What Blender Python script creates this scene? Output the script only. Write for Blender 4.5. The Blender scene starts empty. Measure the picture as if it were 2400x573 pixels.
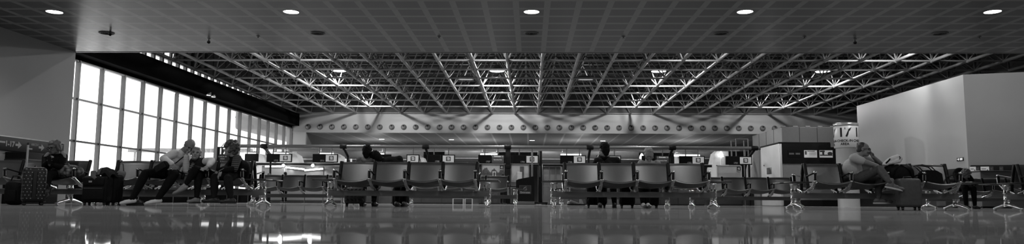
import bpy, bmesh, math, random
from mathutils import Vector, Matrix, noise
PI = math.pi
random.seed(7)
COL = bpy.context.scene.collection
SCN = bpy.context.scene
V3 = Vector

# ------------------------------------------------------------------ camera
F_PX, PX0, PY0 = 1750.0, 1200.0, 286.5
CAM = V3((0, 0, 0.09))
_a, _t, _r = math.atan(42 / F_PX), math.atan(189.5 / F_PX), math.radians(0.34)
FWD = V3((-math.sin(_a) * math.cos(_t), math.cos(_a) * math.cos(_t), math.sin(_t)))
_rt = V3((math.cos(_a), math.sin(_a), 0))
_up = _rt.cross(FWD)
RT = _rt * math.cos(_r) + _up * math.sin(_r)
UP = _up * math.cos(_r) - _rt * math.sin(_r)

def at(px, py, Y):
    """the point at depth Y that is seen at pixel (px, py)"""
    d = RT * ((px - PX0) / F_PX) + UP * ((PY0 - py) / F_PX) + FWD
    return CAM + d * ((Y - CAM.y) / d.y)

def wx(px, Y, z=0.0):
    """X of the point at depth Y and height z seen in pixel column px"""
    k = (px - PX0) / F_PX
    a = V3((0, Y, z)) - CAM
    # (a + X e).RT = k (a + X e).FWD
    return (k * a.dot(FWD) - a.dot(RT)) / (RT.x - k * FWD.x)

def wz(py, X, Y):
    k = (PY0 - py) / F_PX
    a = V3((X, Y, 0)) - CAM
    return (k * a.dot(FWD) - a.dot(UP)) / (UP.z - k * FWD.z)

def proj(p):
    d = V3(p) - CAM
    c = d.dot(FWD)
    return PX0 + F_PX * d.dot(RT) / c, PY0 - F_PX * d.dot(UP) / c

cam_data = bpy.data.cameras.new('camera')
cam_data.sensor_width = 36.0
cam_data.lens = 36.0 * F_PX / 2400.0
cam_data.clip_end = 500
cam = bpy.data.objects.new('camera', cam_data)
COL.objects.link(cam)
_m = Matrix((RT, UP, -FWD)).transposed().to_4x4()
_m.translation = CAM
cam.matrix_world = _m
SCN.camera = cam
SCN.view_settings.view_transform = 'Standard'
SCN.view_settings.look = 'None'
SCN.view_settings.exposure = 0.0
SCN.view_settings.gamma = 1.0
SCN.view_settings.use_curve_mapping = False
try:
    SCN.cycles.use_denoising = True
    SCN.cycles.max_bounces = 8
    SCN.cycles.transparent_max_bounces = 16
    SCN.cycles.sample_clamp_indirect = 4.0
    SCN.cycles.caustics_reflective = False
    SCN.cycles.caustics_refractive = False
except Exception:
    pass

# ------------------------------------------------------------------ materials
MATS = {}
def mat(name, g, rough=0.6, metal=0.0, var=0.12, scale=6.0, bump=0.0, spec=0.5, emit=0.0, coat=0.0, stretch=None):
    """grey procedural material: a base tone broken up by soft noise"""
    if name in MATS:
        return MATS[name]
    m = bpy.data.materials.new(name)
    m.use_nodes = True
    nt = m.node_tree
    b = nt.nodes['Principled BSDF']
    tc = nt.nodes.new('ShaderNodeTexCoord')
    nz = nt.nodes.new('ShaderNodeTexNoise')
    nz.inputs['Scale'].default_value = scale
    nz.inputs['Detail'].default_value = 4
    src = tc.outputs['Object']
    if stretch:
        mp = nt.nodes.new('ShaderNodeMapping')
        mp.inputs['Scale'].default_value = stretch
        nt.links.new(src, mp.inputs['Vector'])
        src = mp.outputs['Vector']
    nt.links.new(src, nz.inputs['Vector'])
    rmp = nt.nodes.new('ShaderNodeMapRange')
    rmp.inputs['From Min'].default_value = 0.25
    rmp.inputs['From Max'].default_value = 0.75
    rmp.inputs['To Min'].default_value = g * (1 - var)
    rmp.inputs['To Max'].default_value = g * (1 + var)
    nt.links.new(nz.outputs['Fac'], rmp.inputs['Value'])
    nt.links.new(rmp.outputs['Result'], b.inputs['Base Color'])
    b.inputs['Roughness'].default_value = rough
    b.inputs['Metallic'].default_value = metal
    b.inputs['Specular IOR Level'].default_value = spec
    b.inputs['Coat Weight'].default_value = coat
    if bump:
        bp = nt.nodes.new('ShaderNodeBump')
        bp.inputs['Strength'].default_value = bump
        bp.inputs['Distance'].default_value = 0.02
        nt.links.new(nz.outputs['Fac'], bp.inputs['Height'])
        nt.links.new(bp.outputs['Normal'], b.inputs['Normal'])
    if emit:
        b.inputs['Emission Color'].default_value = (1, 1, 1, 1)
        b.inputs['Emission Strength'].default_value = emit
    MATS[name] = m
    return m

def nodes_of(m):
    return m.node_tree, m.node_tree.nodes['Principled BSDF']

def math_node(nt, op, a, b=None, c=None):
    n = nt.nodes.new('ShaderNodeMath')
    n.operation = op
    for i, x in enumerate((a, b, c)):
        if x is None:
            continue
        if isinstance(x, (int, float)):
            n.inputs[i].default_value = x
        else:
            nt.links.new(x, n.inputs[i])
    return n.outputs[0]

# ------------------------------------------------------------------ mesh builder
class MB:
    def __init__(s):
        s.v, s.f, s.m, s.s = [], [], [], []
    def add(s, vs, fs, m=0, smooth=False, mx=None):
        o = len(s.v)
        for p in vs:
            p = V3(p)
            s.v.append(mx @ p if mx is not None else p)
        for f in fs:
            s.f.append([o + i for i in f]); s.m.append(m); s.s.append(smooth)
        return s
    def bm(s, b, m=0, smooth=False, mx=None):
        b.verts.ensure_lookup_table()
        b.verts.index_update()
        s.add([v.co.copy() for v in b.verts], [[v.index for v in f.verts] for f in b.faces], m, smooth, mx)
        b.free()
        return s
    def box(s, c, size, m=0, bev=0.0, rot=None, seg=2, smooth=None, mx=None):
        b = bmesh.new()
        bmesh.ops.create_cube(b, size=1.0)
        for v in b.verts:
            v.co = V3((v.co.x * size[0], v.co.y * size[1], v.co.z * size[2]))
        if bev > 0:
            bmesh.ops.bevel(b, geom=list(b.edges), offset=min(bev, min(size) * 0.49), segments=seg, affect='EDGES', profile=0.5)
        M = Matrix.Translation(V3(c))
        if rot is not None:
            M = M @ (rot if isinstance(rot, Matrix) else Matrix.Rotation(rot, 4, 'Z')).to_4x4()
        if mx is not None:
            M = mx @ M
        return s.bm(b, m, (bev > 0) if smooth is None else smooth, M)
    def span(s, a, b, m=0, bev=0.0, **k):
        a, b = V3(a), V3(b)
        return s.box((a + b) / 2, [abs(b[i] - a[i]) for i in range(3)], m, bev, **k)
    def tube(s, pts, r, n=8, m=0, smooth=True, caps=True, closed=False, flat=1.0, mx=None):
        pts = [V3(p) for p in pts]
        N = len(pts)
        rs = r if isinstance(r, (list, tuple)) else [r] * N
        vs, fs = [], []
        prev = None
        for i, p in enumerate(pts):
            if closed:
                d = pts[(i + 1) % N] - pts[i - 1]
            else:
                d = pts[min(i + 1, N - 1)] - pts[max(i - 1, 0)]
            d.normalize()
            if prev is None:
                ref = V3((0, 0, 1)) if abs(d.z) < 0.9 else V3((1, 0, 0))
                u = d.cross(ref).normalized()
            else:
                u = (prev - d * prev.dot(d))
                u = u.normalized() if u.length > 1e-6 else d.orthogonal().normalized()
            w = d.cross(u)
            prev = u
            for k in range(n):
                a = 2 * PI * k / n
                vs.append(p + u * (math.cos(a) * rs[i]) + w * (math.sin(a) * rs[i] * flat))
        R = N if closed else N - 1
        for i in range(R):
            for k in range(n):
                a, b2 = i * n + k, i * n + (k + 1) % n
                c, d2 = ((i + 1) % N) * n + (k + 1) % n, ((i + 1) % N) * n + k
                fs.append([a, b2, c, d2])
        s.add(vs, fs, m, smooth, mx)
        if caps and not closed:
            s.add([vs[k] for k in range(n)], [list(range(n))[::-1]], m, False, mx)
            s.add([vs[(N - 1) * n + k] for k in range(n)], [list(range(n))], m, False, mx)
        return s
    def lathe(s, prof, n=20, o=(0, 0, 0), m=0, smooth=True, mx=None, rot=None, caps=True):
        """profile of (radius, height) turned about Z"""
        vs, fs = [], []
        for (r, z) in prof:
            for k in range(n):
                a = 2 * PI * k / n
                vs.append(V3((r * math.cos(a), r * math.sin(a), z)))
        for i in range(len(prof) - 1):
            for k in range(n):
                fs.append([i * n + k, i * n + (k + 1) % n, (i + 1) * n + (k + 1) % n, (i + 1) * n + k])
        M = Matrix.Translation(V3(o))
        if rot is not None:
            M = M @ rot.to_4x4()
        if mx is not None:
            M = mx @ M
        s.add(vs, fs, m, smooth, M)
        for (i, rev) in ((0, True), (len(prof) - 1, False)) if caps else ():
            if prof[i][0] > 1e-5:
                ring = [vs[i * n + k] for k in range(n)]
                s.add(ring, [list(range(n))[::-1] if rev else list(range(n))], m, False, M)
        return s
    def ell(s, c, r, nu=14, nv=9, m=0, rot=None, mx=None):
        if isinstance(r, (int, float)):
            r = (r, r, r)
        vs, fs = [V3((0, 0, -r[2]))], []
        for i in range(1, nv):
            t = PI * i / nv
            for k in range(nu):
                a = 2 * PI * k / nu
                vs.append(V3((r[0] * math.sin(t) * math.cos(a), r[1] * math.sin(t) * math.sin(a), -r[2] * math.cos(t))))
        vs.append(V3((0, 0, r[2])))
        L = len(vs) - 1
        for k in range(nu):
            fs.append([0, 1 + (k + 1) % nu, 1 + k])
            fs.append([L, L - nu + k, L - nu + (k + 1) % nu])
        for i in range(nv - 2):
            for k in range(nu):
                a, b = 1 + i * nu + k, 1 + i * nu + (k + 1) % nu
                fs.append([a, b, b + nu, a + nu])
        M = Matrix.Translation(V3(c))
        if rot is not None:
            M = M @ rot.to_4x4()
        if mx is not None:
            M = mx @ M
        return s.add(vs, fs, m, True, M)
    def cap(s, a, b, ra, rb, n=12, m=0, mx=None):
        """tapered capsule"""
        a, b = V3(a), V3(b)
        d = b - a
        L = max(d.length, 1e-5)
        d.normalize()
        pts, rs = [], []
        for i in range(5):
            t = i / 4 * PI / 2
            pts.append(a - d * (ra * math.cos(t))); rs.append(max(ra * math.sin(t), ra * 0.02))
        for i in range(5):
            t = i / 4 * PI / 2
            pts.append(b + d * (rb * math.sin(t))); rs.append(max(rb * math.cos(t), rb * 0.02))
        return s.tube(pts, rs, n, m, True, True, mx=mx)
    def prism(s, poly, d0, d1, m=0, mx=None, smooth=False):
        """outline in local XZ, extruded along Y from d0 to d1"""
        n = len(poly)
        vs = [V3((p[0], d0, p[1])) for p in poly] + [V3((p[0], d1, p[1])) for p in poly]
        fs = [list(range(n)), list(range(n, 2 * n))[::-1]]
        for i in range(n):
            j = (i + 1) % n
            fs.append([i, i + n, j + n, j])
        return s.add(vs, fs, m, smooth, mx)
    def shell(s, fn, nu, nv, th, m=0, mx=None):
        """surface fn(u,v) with thickness th along its normal"""
        P = [[V3(fn(i / nu, j / nv)) for j in range(nv + 1)] for i in range(nu + 1)]
        vs = []
        for i in range(nu + 1):
            for j in range(nv + 1):
                du = P[min(i + 1, nu)][j] - P[max(i - 1, 0)][j]
                dv = P[i][min(j + 1, nv)] - P[i][max(j - 1, 0)]
                nrm = du.cross(dv).normalized() * (th / 2)
                vs.append((P[i][j] + nrm, P[i][j] - nrm))
        flat = [x[0] for x in vs] + [x[1] for x in vs]
        N = len(vs)
        W = nv + 1
        fs = []
        for i in range(nu):
            for j in range(nv):
                a = i * W + j
                fs.append([a, a + W, a + W + 1, a + 1])
                fs.append([N + a, N + a + 1, N + a + W + 1, N + a + W])
        rim = []
        for i in range(nu):
            rim += [(i * W, (i + 1) * W), ((i + 1) * W + nv, i * W + nv)]
        for j in range(nv):
            rim += [(j + 1, j), (nu * W + j, nu * W + j + 1)]
        s.add(flat, fs, m, True, mx)
        s.add(flat, [[a, N + a, N + b, b] for a, b in rim], m, False, mx)
        return s
    def build(s, name, mats, parent=None, loc=None):
        me = bpy.data.meshes.new(name)
        me.from_pydata([tuple(v) for v in s.v], [], s.f)
        if not isinstance(mats, (list, tuple)):
            mats = [mats]
        for m in mats:
            me.materials.append(m)
        me.polygons.foreach_set('material_index', s.m)
        me.polygons.foreach_set('use_smooth', s.s)
        me.update()
        o = bpy.data.objects.new(name, me)
        COL.objects.link(o)
        if parent is not None:
            o.parent = parent
        if loc is not None:
            o.location = loc
        return o

def thing(name, label, cat, loc=(0, 0, 0), rotz=0.0, group=None):
    o = bpy.data.objects.new(name, None)
    COL.objects.link(o)
    o.empty_display_size = 0.2
    o.location = loc
    o.rotation_euler = (0, 0, rotz)
    o['label'] = label
    o['category'] = cat
    if group:
        o['group'] = group
    return o

def tag(o, label, cat, group=None, kind=None):
    o['label'] = label
    o['category'] = cat
    if group:
        o['group'] = group
    if kind:
        o['kind'] = kind
    return o

def struct(o, label=None):
    o['kind'] = 'structure'
    if label:
        o['label'] = label
    return o

def kids(o):
    return [c for c in bpy.data.objects if c.parent == o]

def dup(root, loc, rotz=None, label=None, group=None, skip=()):
    r = root.copy()
    COL.objects.link(r)
    r.location = loc
    if rotz is not None:
        r.rotation_euler = (0, 0, rotz)
    if label:
        r['label'] = label
    if group:
        r['group'] = group
    for ch in kids(root):
        if any(ch.name.startswith(k) for k in skip):
            continue
        c = ch.copy(); COL.objects.link(c); c.parent = r
        for g in kids(ch):
            d = g.copy(); COL.objects.link(d); d.parent = c
    return r

def text_mesh(name, body, size, m, parent, loc, rot=None, align='CENTER', extrude=0.002, bold=0.0, xs=1.0):
    cu = bpy.data.curves.new(name, 'FONT')
    cu.body = body
    cu.size = size
    cu.align_x = align
    cu.align_y = 'CENTER'
    cu.extrude = extrude
    cu.offset = bold
    tmp = bpy.data.objects.new(name + '_tmp', cu)
    COL.objects.link(tmp)
    dg = bpy.context.evaluated_depsgraph_get()
    me = bpy.data.meshes.new_from_object(tmp.evaluated_get(dg))
    bpy.data.objects.remove(tmp)
    bpy.data.curves.remove(cu)
    me.materials.clear()
    me.materials.append(m)
    R = (rot if rot is not None else Matrix.Rotation(PI / 2, 4, 'X')).to_4x4()
    me.transform(R @ Matrix.Diagonal((xs, 1, 1, 1)))
    me.name = name
    o = bpy.data.objects.new(name, me)
    COL.objects.link(o)
    o.parent = parent
    o.location = loc
    return o

def point_light(name, loc, power, radius=0.1, spot=None, blend=0.6, rot=None):
    l = bpy.data.lights.new(name, 'SPOT' if spot else 'POINT')
    l.energy = power
    l.shadow_soft_size = radius
    if spot:
        l.spot_size = spot
        l.spot_blend = blend
    o = bpy.data.objects.new(name, l)
    COL.objects.link(o)
    o.location = loc
    if rot:
        o.rotation_euler = rot
    return o

def area_light(name, loc, power, sx, sy, rot=(0, 0, 0)):
    l = bpy.data.lights.new(name, 'AREA')
    l.shape = 'RECTANGLE'
    l.size, l.size_y = sx, sy
    l.energy = power
    o = bpy.data.objects.new(name, l)
    COL.objects.link(o)
    o.location = loc
    o.rotation_euler = rot
    return o
# ------------------------------------------------------------------ palette
M_wall = mat('wall_paint', 0.40, 0.55, var=0.05, scale=0.7)
M_wall_dk = mat('wall_paint_grey', 0.16, 0.6, var=0.06, scale=0.6)
M_black = mat('black_paint', 0.008, 0.5, var=0.2, spec=0.15)
M_blackg = mat('black_gloss', 0.006, 0.25, var=0.2, spec=0.25)
M_fascia = mat('fascia_dark', 0.003, 0.8, var=0.2, spec=0.02)  # near-black tone: the fascia's backlit shade is put into its colour
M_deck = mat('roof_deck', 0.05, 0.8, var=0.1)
M_frame = mat('truss_paint', 0.17, 0.38, var=0.06, scale=3)
M_mull = mat('mullion_metal', 0.10, 0.35, metal=0.4, var=0.08)
M_chrome = mat('chrome', 0.92, 0.20, metal=1.0, var=0.04)
M_steel = mat('steel', 0.36, 0.32, metal=1.0, var=0.08, scale=4)
M_white = mat('white_plastic', 0.62, 0.4, var=0.05)
M_lamp = mat('lamp_glow', 0.9, 0.5, var=0.0, emit=14.0)

# floor: polished stone slabs with faint bedding streaks and a worn polish
M_floor = mat('floor_stone', 0.16, 0.05, var=0.22, scale=0.9, stretch=(0.35, 1.3, 1))
nt, b = nodes_of(M_floor)
b.inputs['IOR'].default_value = 1.5
tc = nt.nodes.new('ShaderNodeTexCoord')
n1 = nt.nodes.new('ShaderNodeTexNoise'); n1.inputs['Scale'].default_value = 1.1; n1.inputs['Detail'].default_value = 3
mp = nt.nodes.new('ShaderNodeMapping'); mp.inputs['Scale'].default_value = (0.25, 1.6, 1)
nt.links.new(tc.outputs['Object'], mp.inputs['Vector']); nt.links.new(mp.outputs['Vector'], n1.inputs['Vector'])
bp = nt.nodes.new('ShaderNodeBump'); bp.inputs['Strength'].default_value = 0.012; bp.inputs['Distance'].default_value = 0.02
nt.links.new(n1.outputs['Fac'], bp.inputs['Height']); nt.links.new(bp.outputs['Normal'], b.inputs['Normal'])
rr = nt.nodes.new('ShaderNodeMapRange'); rr.inputs['To Min'].default_value = 0.012; rr.inputs['To Max'].default_value = 0.045
n2 = nt.nodes.new('ShaderNodeTexNoise'); n2.inputs['Scale'].default_value = 2.2; n2.inputs['Detail'].default_value = 5
nt.links.new(mp.outputs['Vector'], n2.inputs['Vector'])
nt.links.new(n2.outputs['Fac'], rr.inputs['Value']); nt.links.new(rr.outputs['Result'], b.inputs['Roughness'])

# worn polish: the mirror-like coat covers only part of the stone
df = nt.nodes.new('ShaderNodeBsdfDiffuse'); n3 = nt.nodes.new('ShaderNodeTexNoise'); n3.inputs['Scale'].default_value = 0.8; n3.inputs['Detail'].default_value = 8; n3.inputs['Roughness'].default_value = 0.65
nt.links.new(mp.outputs['Vector'], n3.inputs['Vector'])
r3 = nt.nodes.new('ShaderNodeMapRange'); r3.inputs['From Min'].default_value = 0.3; r3.inputs['From Max'].default_value = 0.7; r3.inputs['To Min'].default_value = 0.27; r3.inputs['To Max'].default_value = 0.46
nt.links.new(n3.outputs['Fac'], r3.inputs['Value']); nt.links.new(r3.outputs['Result'], df.inputs['Color'])
ms = nt.nodes.new('ShaderNodeMixShader'); ms.inputs[0].default_value = 0.36
mo = nt.nodes['Material Output']
nt.links.new(b.outputs[0], ms.inputs[1]); nt.links.new(df.outputs[0], ms.inputs[2]); nt.links.new(ms.outputs[0], mo.inputs['Surface'])
# low ceiling: dark perforated metal tiles between paler 12 cm bands, 60 cm pitch
CEIL_Z, CEIL_Y, BX0 = 3.86, 18.5, -0.272
BY0 = (18.8 - 0.406) / 0.994
M_ceil = mat('ceiling_tile', 0.1, 0.28, var=0.05, scale=2)
nt, b = nodes_of(M_ceil)
tc = nt.nodes.new('ShaderNodeTexCoord')
sp = nt.nodes.new('ShaderNodeSeparateXYZ')
nt.links.new(tc.outputs['Object'], sp.inputs[0])
def band(sock, off):
    x = math_node(nt, 'ADD', sock, -off + 0.3 + 60)
    x = math_node(nt, 'MODULO', x, 0.6)
    x = math_node(nt, 'SUBTRACT', x, 0.3)
    x = math_node(nt, 'ABSOLUTE', x)
    return math_node(nt, 'LESS_THAN', x, 0.06)
isb = math_node(nt, 'MAXIMUM', band(sp.outputs['X'], BX0), band(sp.outputs['Y'], BY0 - 0.06))
mx = nt.nodes.new('ShaderNodeMapRange')
mx.inputs['To Min'].default_value = 0.08
mx.inputs['To Max'].default_value = 0.28
nt.links.new(isb, mx.inputs['Value'])
nt.links.new(mx.outputs['Result'], b.inputs['Base Color'])
b.inputs['Metallic'].default_value = 0.0

# glass that lets the sky through and mirrors a little
M_glass = bpy.data.materials.new('window_glass'); M_glass.use_nodes = True
nt = M_glass.node_tree; nt.nodes.clear()
o_ = nt.nodes.new('ShaderNodeOutputMaterial'); t_ = nt.nodes.new('ShaderNodeBsdfTransparent'); g_ = nt.nodes.new('ShaderNodeBsdfGlossy')
g_.inputs['Roughness'].default_value = 0.03
mixg = nt.nodes.new('ShaderNodeMixShader'); fr = nt.nodes.new('ShaderNodeLayerWeight'); fr.inputs['Blend'].default_value = 0.12
t_.inputs['Color'].default_value = (0.93, 0.93, 0.93, 1)
fm = math_node(nt, 'MULTIPLY', fr.outputs['Fresnel'], 0.5)
nt.links.new(fm, mixg.inputs[0]); nt.links.new(t_.outputs[0], mixg.inputs[1]); nt.links.new(g_.outputs[0], mixg.inputs[2])
nt.links.new(mixg.outputs[0], o_.inputs[0])

# slatted ceiling of the check-in recess: pale strips, every fifth joint paler
M_slat = mat('slat_ceiling', 0.34, 0.32, var=0.05, scale=1)
nt, b = nodes_of(M_slat)
tc = nt.nodes.new('ShaderNodeTexCoord'); sp = nt.nodes.new('ShaderNodeSeparateXYZ'); nt.links.new(tc.outputs['Object'], sp.inputs[0])
x = math_node(nt, 'MODULO', math_node(nt, 'ADD', sp.outputs['X'], 60.0), 1.3)
x = math_node(nt, 'LESS_THAN', x, 0.13)
mx = nt.nodes.new('ShaderNodeMapRange'); mx.inputs['To Min'].default_value = 0.34; mx.inputs['To Max'].default_value = 0.6
nt.links.new(x, mx.inputs['Value']); nt.links.new(mx.outputs['Result'], b.inputs['Base Color'])

# ------------------------------------------------------------------ sky
W = bpy.data.worlds.new('sky'); SCN.world = W; W.use_nodes = True
bg = W.node_tree.nodes['Background']
bg.inputs['Color'].default_value = (1, 1, 1, 1)
SKY = 3.0
bg.inputs['Strength'].default_value = SKY

# ------------------------------------------------------------------ shell
LX, RX, BACK, HALL_TOP = -16.8, 24.0, 52.0, 8.6
LWX = -11.6
struct(MB().span((-18, -6.2, -0.12), (25, 78, 0)).build('floor', M_floor))
struct(MB().span((LWX - 0.3, -6.2, CEIL_Z), (19.2, CEIL_Y, CEIL_Z + 0.12)).build('ceiling', M_ceil))
struct(MB().span((LWX, CEIL_Y, CEIL_Z - 0.012), (19, CEIL_Y + 0.03, CEIL_Z + 0.12)).build('trim_1', mat('edge_strip', 0.45, 0.3, metal=0.6)))
struct(MB().span((LWX - 0.3, CEIL_Y - 0.1, CEIL_Z + 0.12), (19.2, CEIL_Y, HALL_TOP)).build('wall_front_upper', M_wall_dk))
struct(MB().span((LWX - 0.25, -6.2, 0), (LWX, CEIL_Y, CEIL_Z)).build('wall_left', M_wall))
struct(MB().span((LX - 0.3, CEIL_Y - 0.2, 0), (LWX - 0.02, CEIL_Y, HALL_TOP)).build('wall_left_return', M_wall_dk))
struct(MB().span((LWX, -6.2, 0), (19.2, -6.0, CEIL_Z)).build('wall_rear', M_wall_dk))
struct(MB().span((19.0, -6.0, 0), (19.2, CEIL_Y, CEIL_Z)).build('wall_right_near', M_wall_dk))
struct(MB().span((19.0, CEIL_Y - 0.1, 0), (RX + 0.2, CEIL_Y + 0.1, HALL_TOP)).build('wall_right_return', M_wall_dk))
struct(MB().span((RX, CEIL_Y, 0), (RX + 0.2, 76, HALL_TOP)).build('wall_right', M_wall_dk))

# ---- window wall on the left: one bay per window, mullions 1.56 m apart
PITCH = 1.56
Y0 = 27.02
WTOP, T1, T2, T3 = 5.27, 3.82, 2.26, 0.8
wy = [Y0 + PITCH * k for k in range(-6, 17)]
wy = [y for y in wy if CEIL_Y + 0.1 < y < BACK - 0.3]
edges = [CEIL_Y] + wy + [BACK]
for i in range(len(edges) - 1):
    a, c = edges[i], edges[i + 1]
    w = MB()
    w.span((LX - 0.09, c - 0.04, 0), (LX + 0.09, c + 0.04, WTOP), 0, 0.008, smooth=False)
    for z in (T1, T2):
        w.span((LX - 0.05, a + 0.03, z - 0.035), (LX + 0.05, c - 0.03, z + 0.035))
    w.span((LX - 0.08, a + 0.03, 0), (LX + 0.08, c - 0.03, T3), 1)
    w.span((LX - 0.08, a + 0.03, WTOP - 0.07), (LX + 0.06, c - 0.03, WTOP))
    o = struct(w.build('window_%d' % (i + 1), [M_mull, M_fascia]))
    g = MB().span((LX - 0.012, a + 0.03, T3 - 0.03), (LX + 0.012, c - 0.03, WTOP - 0.03)).build('glass', M_glass, o)
# fascia above the glass, clerestory strip above that, blank wall to the deck
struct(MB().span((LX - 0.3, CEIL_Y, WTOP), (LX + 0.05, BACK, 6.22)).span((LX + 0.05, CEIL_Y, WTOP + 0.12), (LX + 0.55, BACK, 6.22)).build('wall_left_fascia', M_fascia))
CY0, CY1, CZ0, CZ1 = 27.0, 46.0, 6.27, 7.9
struct(MB().span((LX - 0.3, CEIL_Y, 6.22), (LX, CY0, HALL_TOP)).span((LX - 0.3, CY1, 6.22), (LX, BACK, HALL_TOP))
       .span((LX - 0.3, CY0, 6.22), (LX, CY1, CZ0)).span((LX - 0.3, CY0, CZ1), (LX, CY1, HALL_TOP)).build('wall_left_upper', M_wall_dk))
w = MB()
k = CY0
while k < CY1 + 0.1:
    w.span((LX - 0.1, k - 0.07, CZ0), (LX + 0.05, k + 0.07, CZ1)); k += 0.78
w.span((LX - 0.1, 38.0, 6.58), (LX + 0.02, CY1, CZ1)).span((LX - 0.1, CY0, 6.6), (LX + 0.03, 38.0, 6.68)).span((LX - 0.1, CY0, 7.1), (LX + 0.03, 38.0, 7.18))
o = struct(w.build('window_31', M_mull))
MB().span((LX - 0.07, CY0, CZ0), (LX - 0.05, CY1, 6.64)).build('glass', M_glass, o)
M_tint = M_glass.copy(); M_tint.name = 'tinted_glass'
for n_ in M_tint.node_tree.nodes:
    if n_.type == 'BSDF_TRANSPARENT':
        n_.inputs['Color'].default_value = (0.08, 0.08, 0.08, 1)
MB().span((LX - 0.07, CY0, 6.64), (LX - 0.05, 38.0, CZ1)).build('tinted_pane', M_tint, o)
MB().span((LX - 0.06, 28.6, 6.72), (LX - 0.045, 34.5, 7.0)).build('bright_pane', mat('clerestory_lit', 0.9, 0.5, var=0, emit=1.1), o)

# ---- far wall: pale band with the air nozzles over the low check-in recess
REC_X, REC_Z, REC_Y = -15.75, 4.95, 76.0
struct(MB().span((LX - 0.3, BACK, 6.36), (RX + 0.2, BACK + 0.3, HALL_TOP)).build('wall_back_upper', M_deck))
struct(MB().span((LX - 0.3, BACK, REC_Z), (RX + 0.2, BACK + 0.3, 6.36)).span((LX - 0.3, BACK, 0), (REC_X, BACK + 0.3, REC_Z)).build('wall_back', mat('far_wall_paint', 0.32, 0.55, var=0.05, scale=0.7)))
struct(MB().span((LX, BACK - 0.03, REC_Z - 0.02), (RX, BACK, REC_Z + 0.05)).build('trim_2', MATS['far_wall_paint']))
struct(MB().span((REC_X, BACK + 0.3, REC_Z), (RX, REC_Y, REC_Z + 0.15)).build('ceiling_recess', M_slat))
struct(MB().span((REC_X - 0.2, BACK + 0.3, 0), (REC_X, REC_Y, REC_Z)).build('wall_recess_left', M_wall_dk))
struct(MB().span((REC_X - 0.2, REC_Y, 0), (RX + 0.2, REC_Y + 0.2, REC_Z + 0.15)).build('wall_recess_back', M_wall_dk))

# ---- roof deck on purlins
d = MB().span((LX - 0.3, CEIL_Y - 0.1, HALL_TOP - 0.2), (RX + 0.2, BACK + 0.3, HALL_TOP))
struct(d.build('roof', M_deck))
d = MB()
for k in range(14):
    y = 20 + 2.4 * k
    d.span((LX, y - 0.06, HALL_TOP - 0.42), (RX, y + 0.06, HALL_TOP - 0.2))
struct(d.build('roof_purlins', M_deck))

# ---- white partition on the right and the angled wall that meets it
PA = (16.85, 29.1)
struct(MB().span((PA[0], PA[1], 0), (PA[0] + 0.25, 38.6, 5.16)).build('wall_partition', mat('partition_paint', 0.34, 0.5, var=0.05, scale=0.7)))
ang = math.atan2(-2.2, 7.2)
mB = Matrix.Translation((PA[0], PA[1], 0)) @ Matrix.Rotation(ang, 4, 'Z')
struct(MB().span((0, 0, 0), (8.0, 0.25, 5.16), mx=mB).build('wall_angled', mat('wall_paint_mid', 0.30, 0.6, var=0.05, scale=0.7)))

# ------------------------------------------------------------------ space frame of the roof
def zl(y):
    return 6.33 + (BACK - y) * 0.014
NX = [0.565 + 1.6 * k for k in range(-11, 15)]
NX = [LX + 0.28] + [x for x in NX if LX + 0.1 < x < RX - 0.2]
NY = [51.9, 48.7, 45.9, 43.0, 40.6, 38.2, 35.9, 33.7, 31.6, 29.5, 27.4, 25.3, 23.2, 21.1, 19.0]
sf = bpy.data.objects.new('space_frame', None); COL.objects.link(sf); struct(sf)
for x in NX:
    MB().tube([(x, y, zl(y)) for y in (52, 18.7)], 0.075, 8).build('lower_chord', M_frame, sf)
for y in NY:
    MB().tube([(LX + 0.1, y, zl(y)), (RX - 0.1, y, zl(y))], 0.05, 8).build('cross_bar', M_frame, sf)
UZ = 1.45
UX = [x + 0.8 for x in NX]
UY = [(NY[i] + NY[i + 1]) / 2 for i in range(len(NY) - 1)]
for x in UX:
    MB().tube([(x, UY[0], zl(UY[0]) + UZ), (x, UY[-1], zl(UY[-1]) + UZ)], 0.055, 6).build('upper_chord', M_frame, sf)
for y in UY:
    MB().tube([(UX[0], y, zl(y) + UZ), (UX[-1], y, zl(y) + UZ)], 0.05, 6).build('upper_cross_bar', M_frame, sf)
lat = MB()
for x in NX:
    for j, y in enumerate(NY):
        p = V3((x, y, zl(y)))
        for ux in (x - 0.8, x + 0.8):
            for uj in (j - 1, j):
                if 0 <= uj < len(UY) and UX[0] - 0.01 <= ux <= UX[-1] + 0.01:
                    lat.tube([p, (ux, UY[uj], zl(UY[uj]) + UZ)], 0.034, 6, caps=False)
        lat.ell(p, 0.1, 8, 6)
lat.build('web_lattice', M_frame, sf)

# ------------------------------------------------------------------ high-bay lamps inside the frame
LAMP_P = 850.0
def bay_lamp(x, y, z, label):
    t = thing('high_bay_lamp', label, 'lamp', (x, y, z), 0, 'high-bay lamps in the roof frame')
    MB().lathe([(0.08, 0.34), (0.12, 0.33), (0.16, 0.22), (0.37, 0.06), (0.42, 0.0), (0.40, 0.0), (0.35, 0.06), (0.13, 0.21), (0.0, 0.21)], 20).build('reflector', M_steel, t)
    MB().lathe([(0.0, 0.005), (0.38, 0.005), (0.38, 0.02), (0.0, 0.02)], 20).build('diffuser', M_lamp, t)
    MB().tube([(0, 0, 0.33), (0, 0, 1.2)], 0.02, 6).build('hanger', M_steel, t)
    point_light('bay_light', (x, y, z - 0.12), LAMP_P * (0.5 if x > 12 else 1.0), 0.13, spot=math.radians(178), blend=0.12)
cols = (('left', -10.35), ('centre-left', -1.78), ('centre-right', 6.9), ('right', 15.6))
rows = (('farthest', 47.7), ('second farthest', 39.7))
for cn, cx in cols:
    for rn, ry in rows:
        bay_lamp(cx, ry, 7.15, 'round lit high-bay lamp in the %s column, %s row of the roof frame' % (cn, rn))
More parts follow.
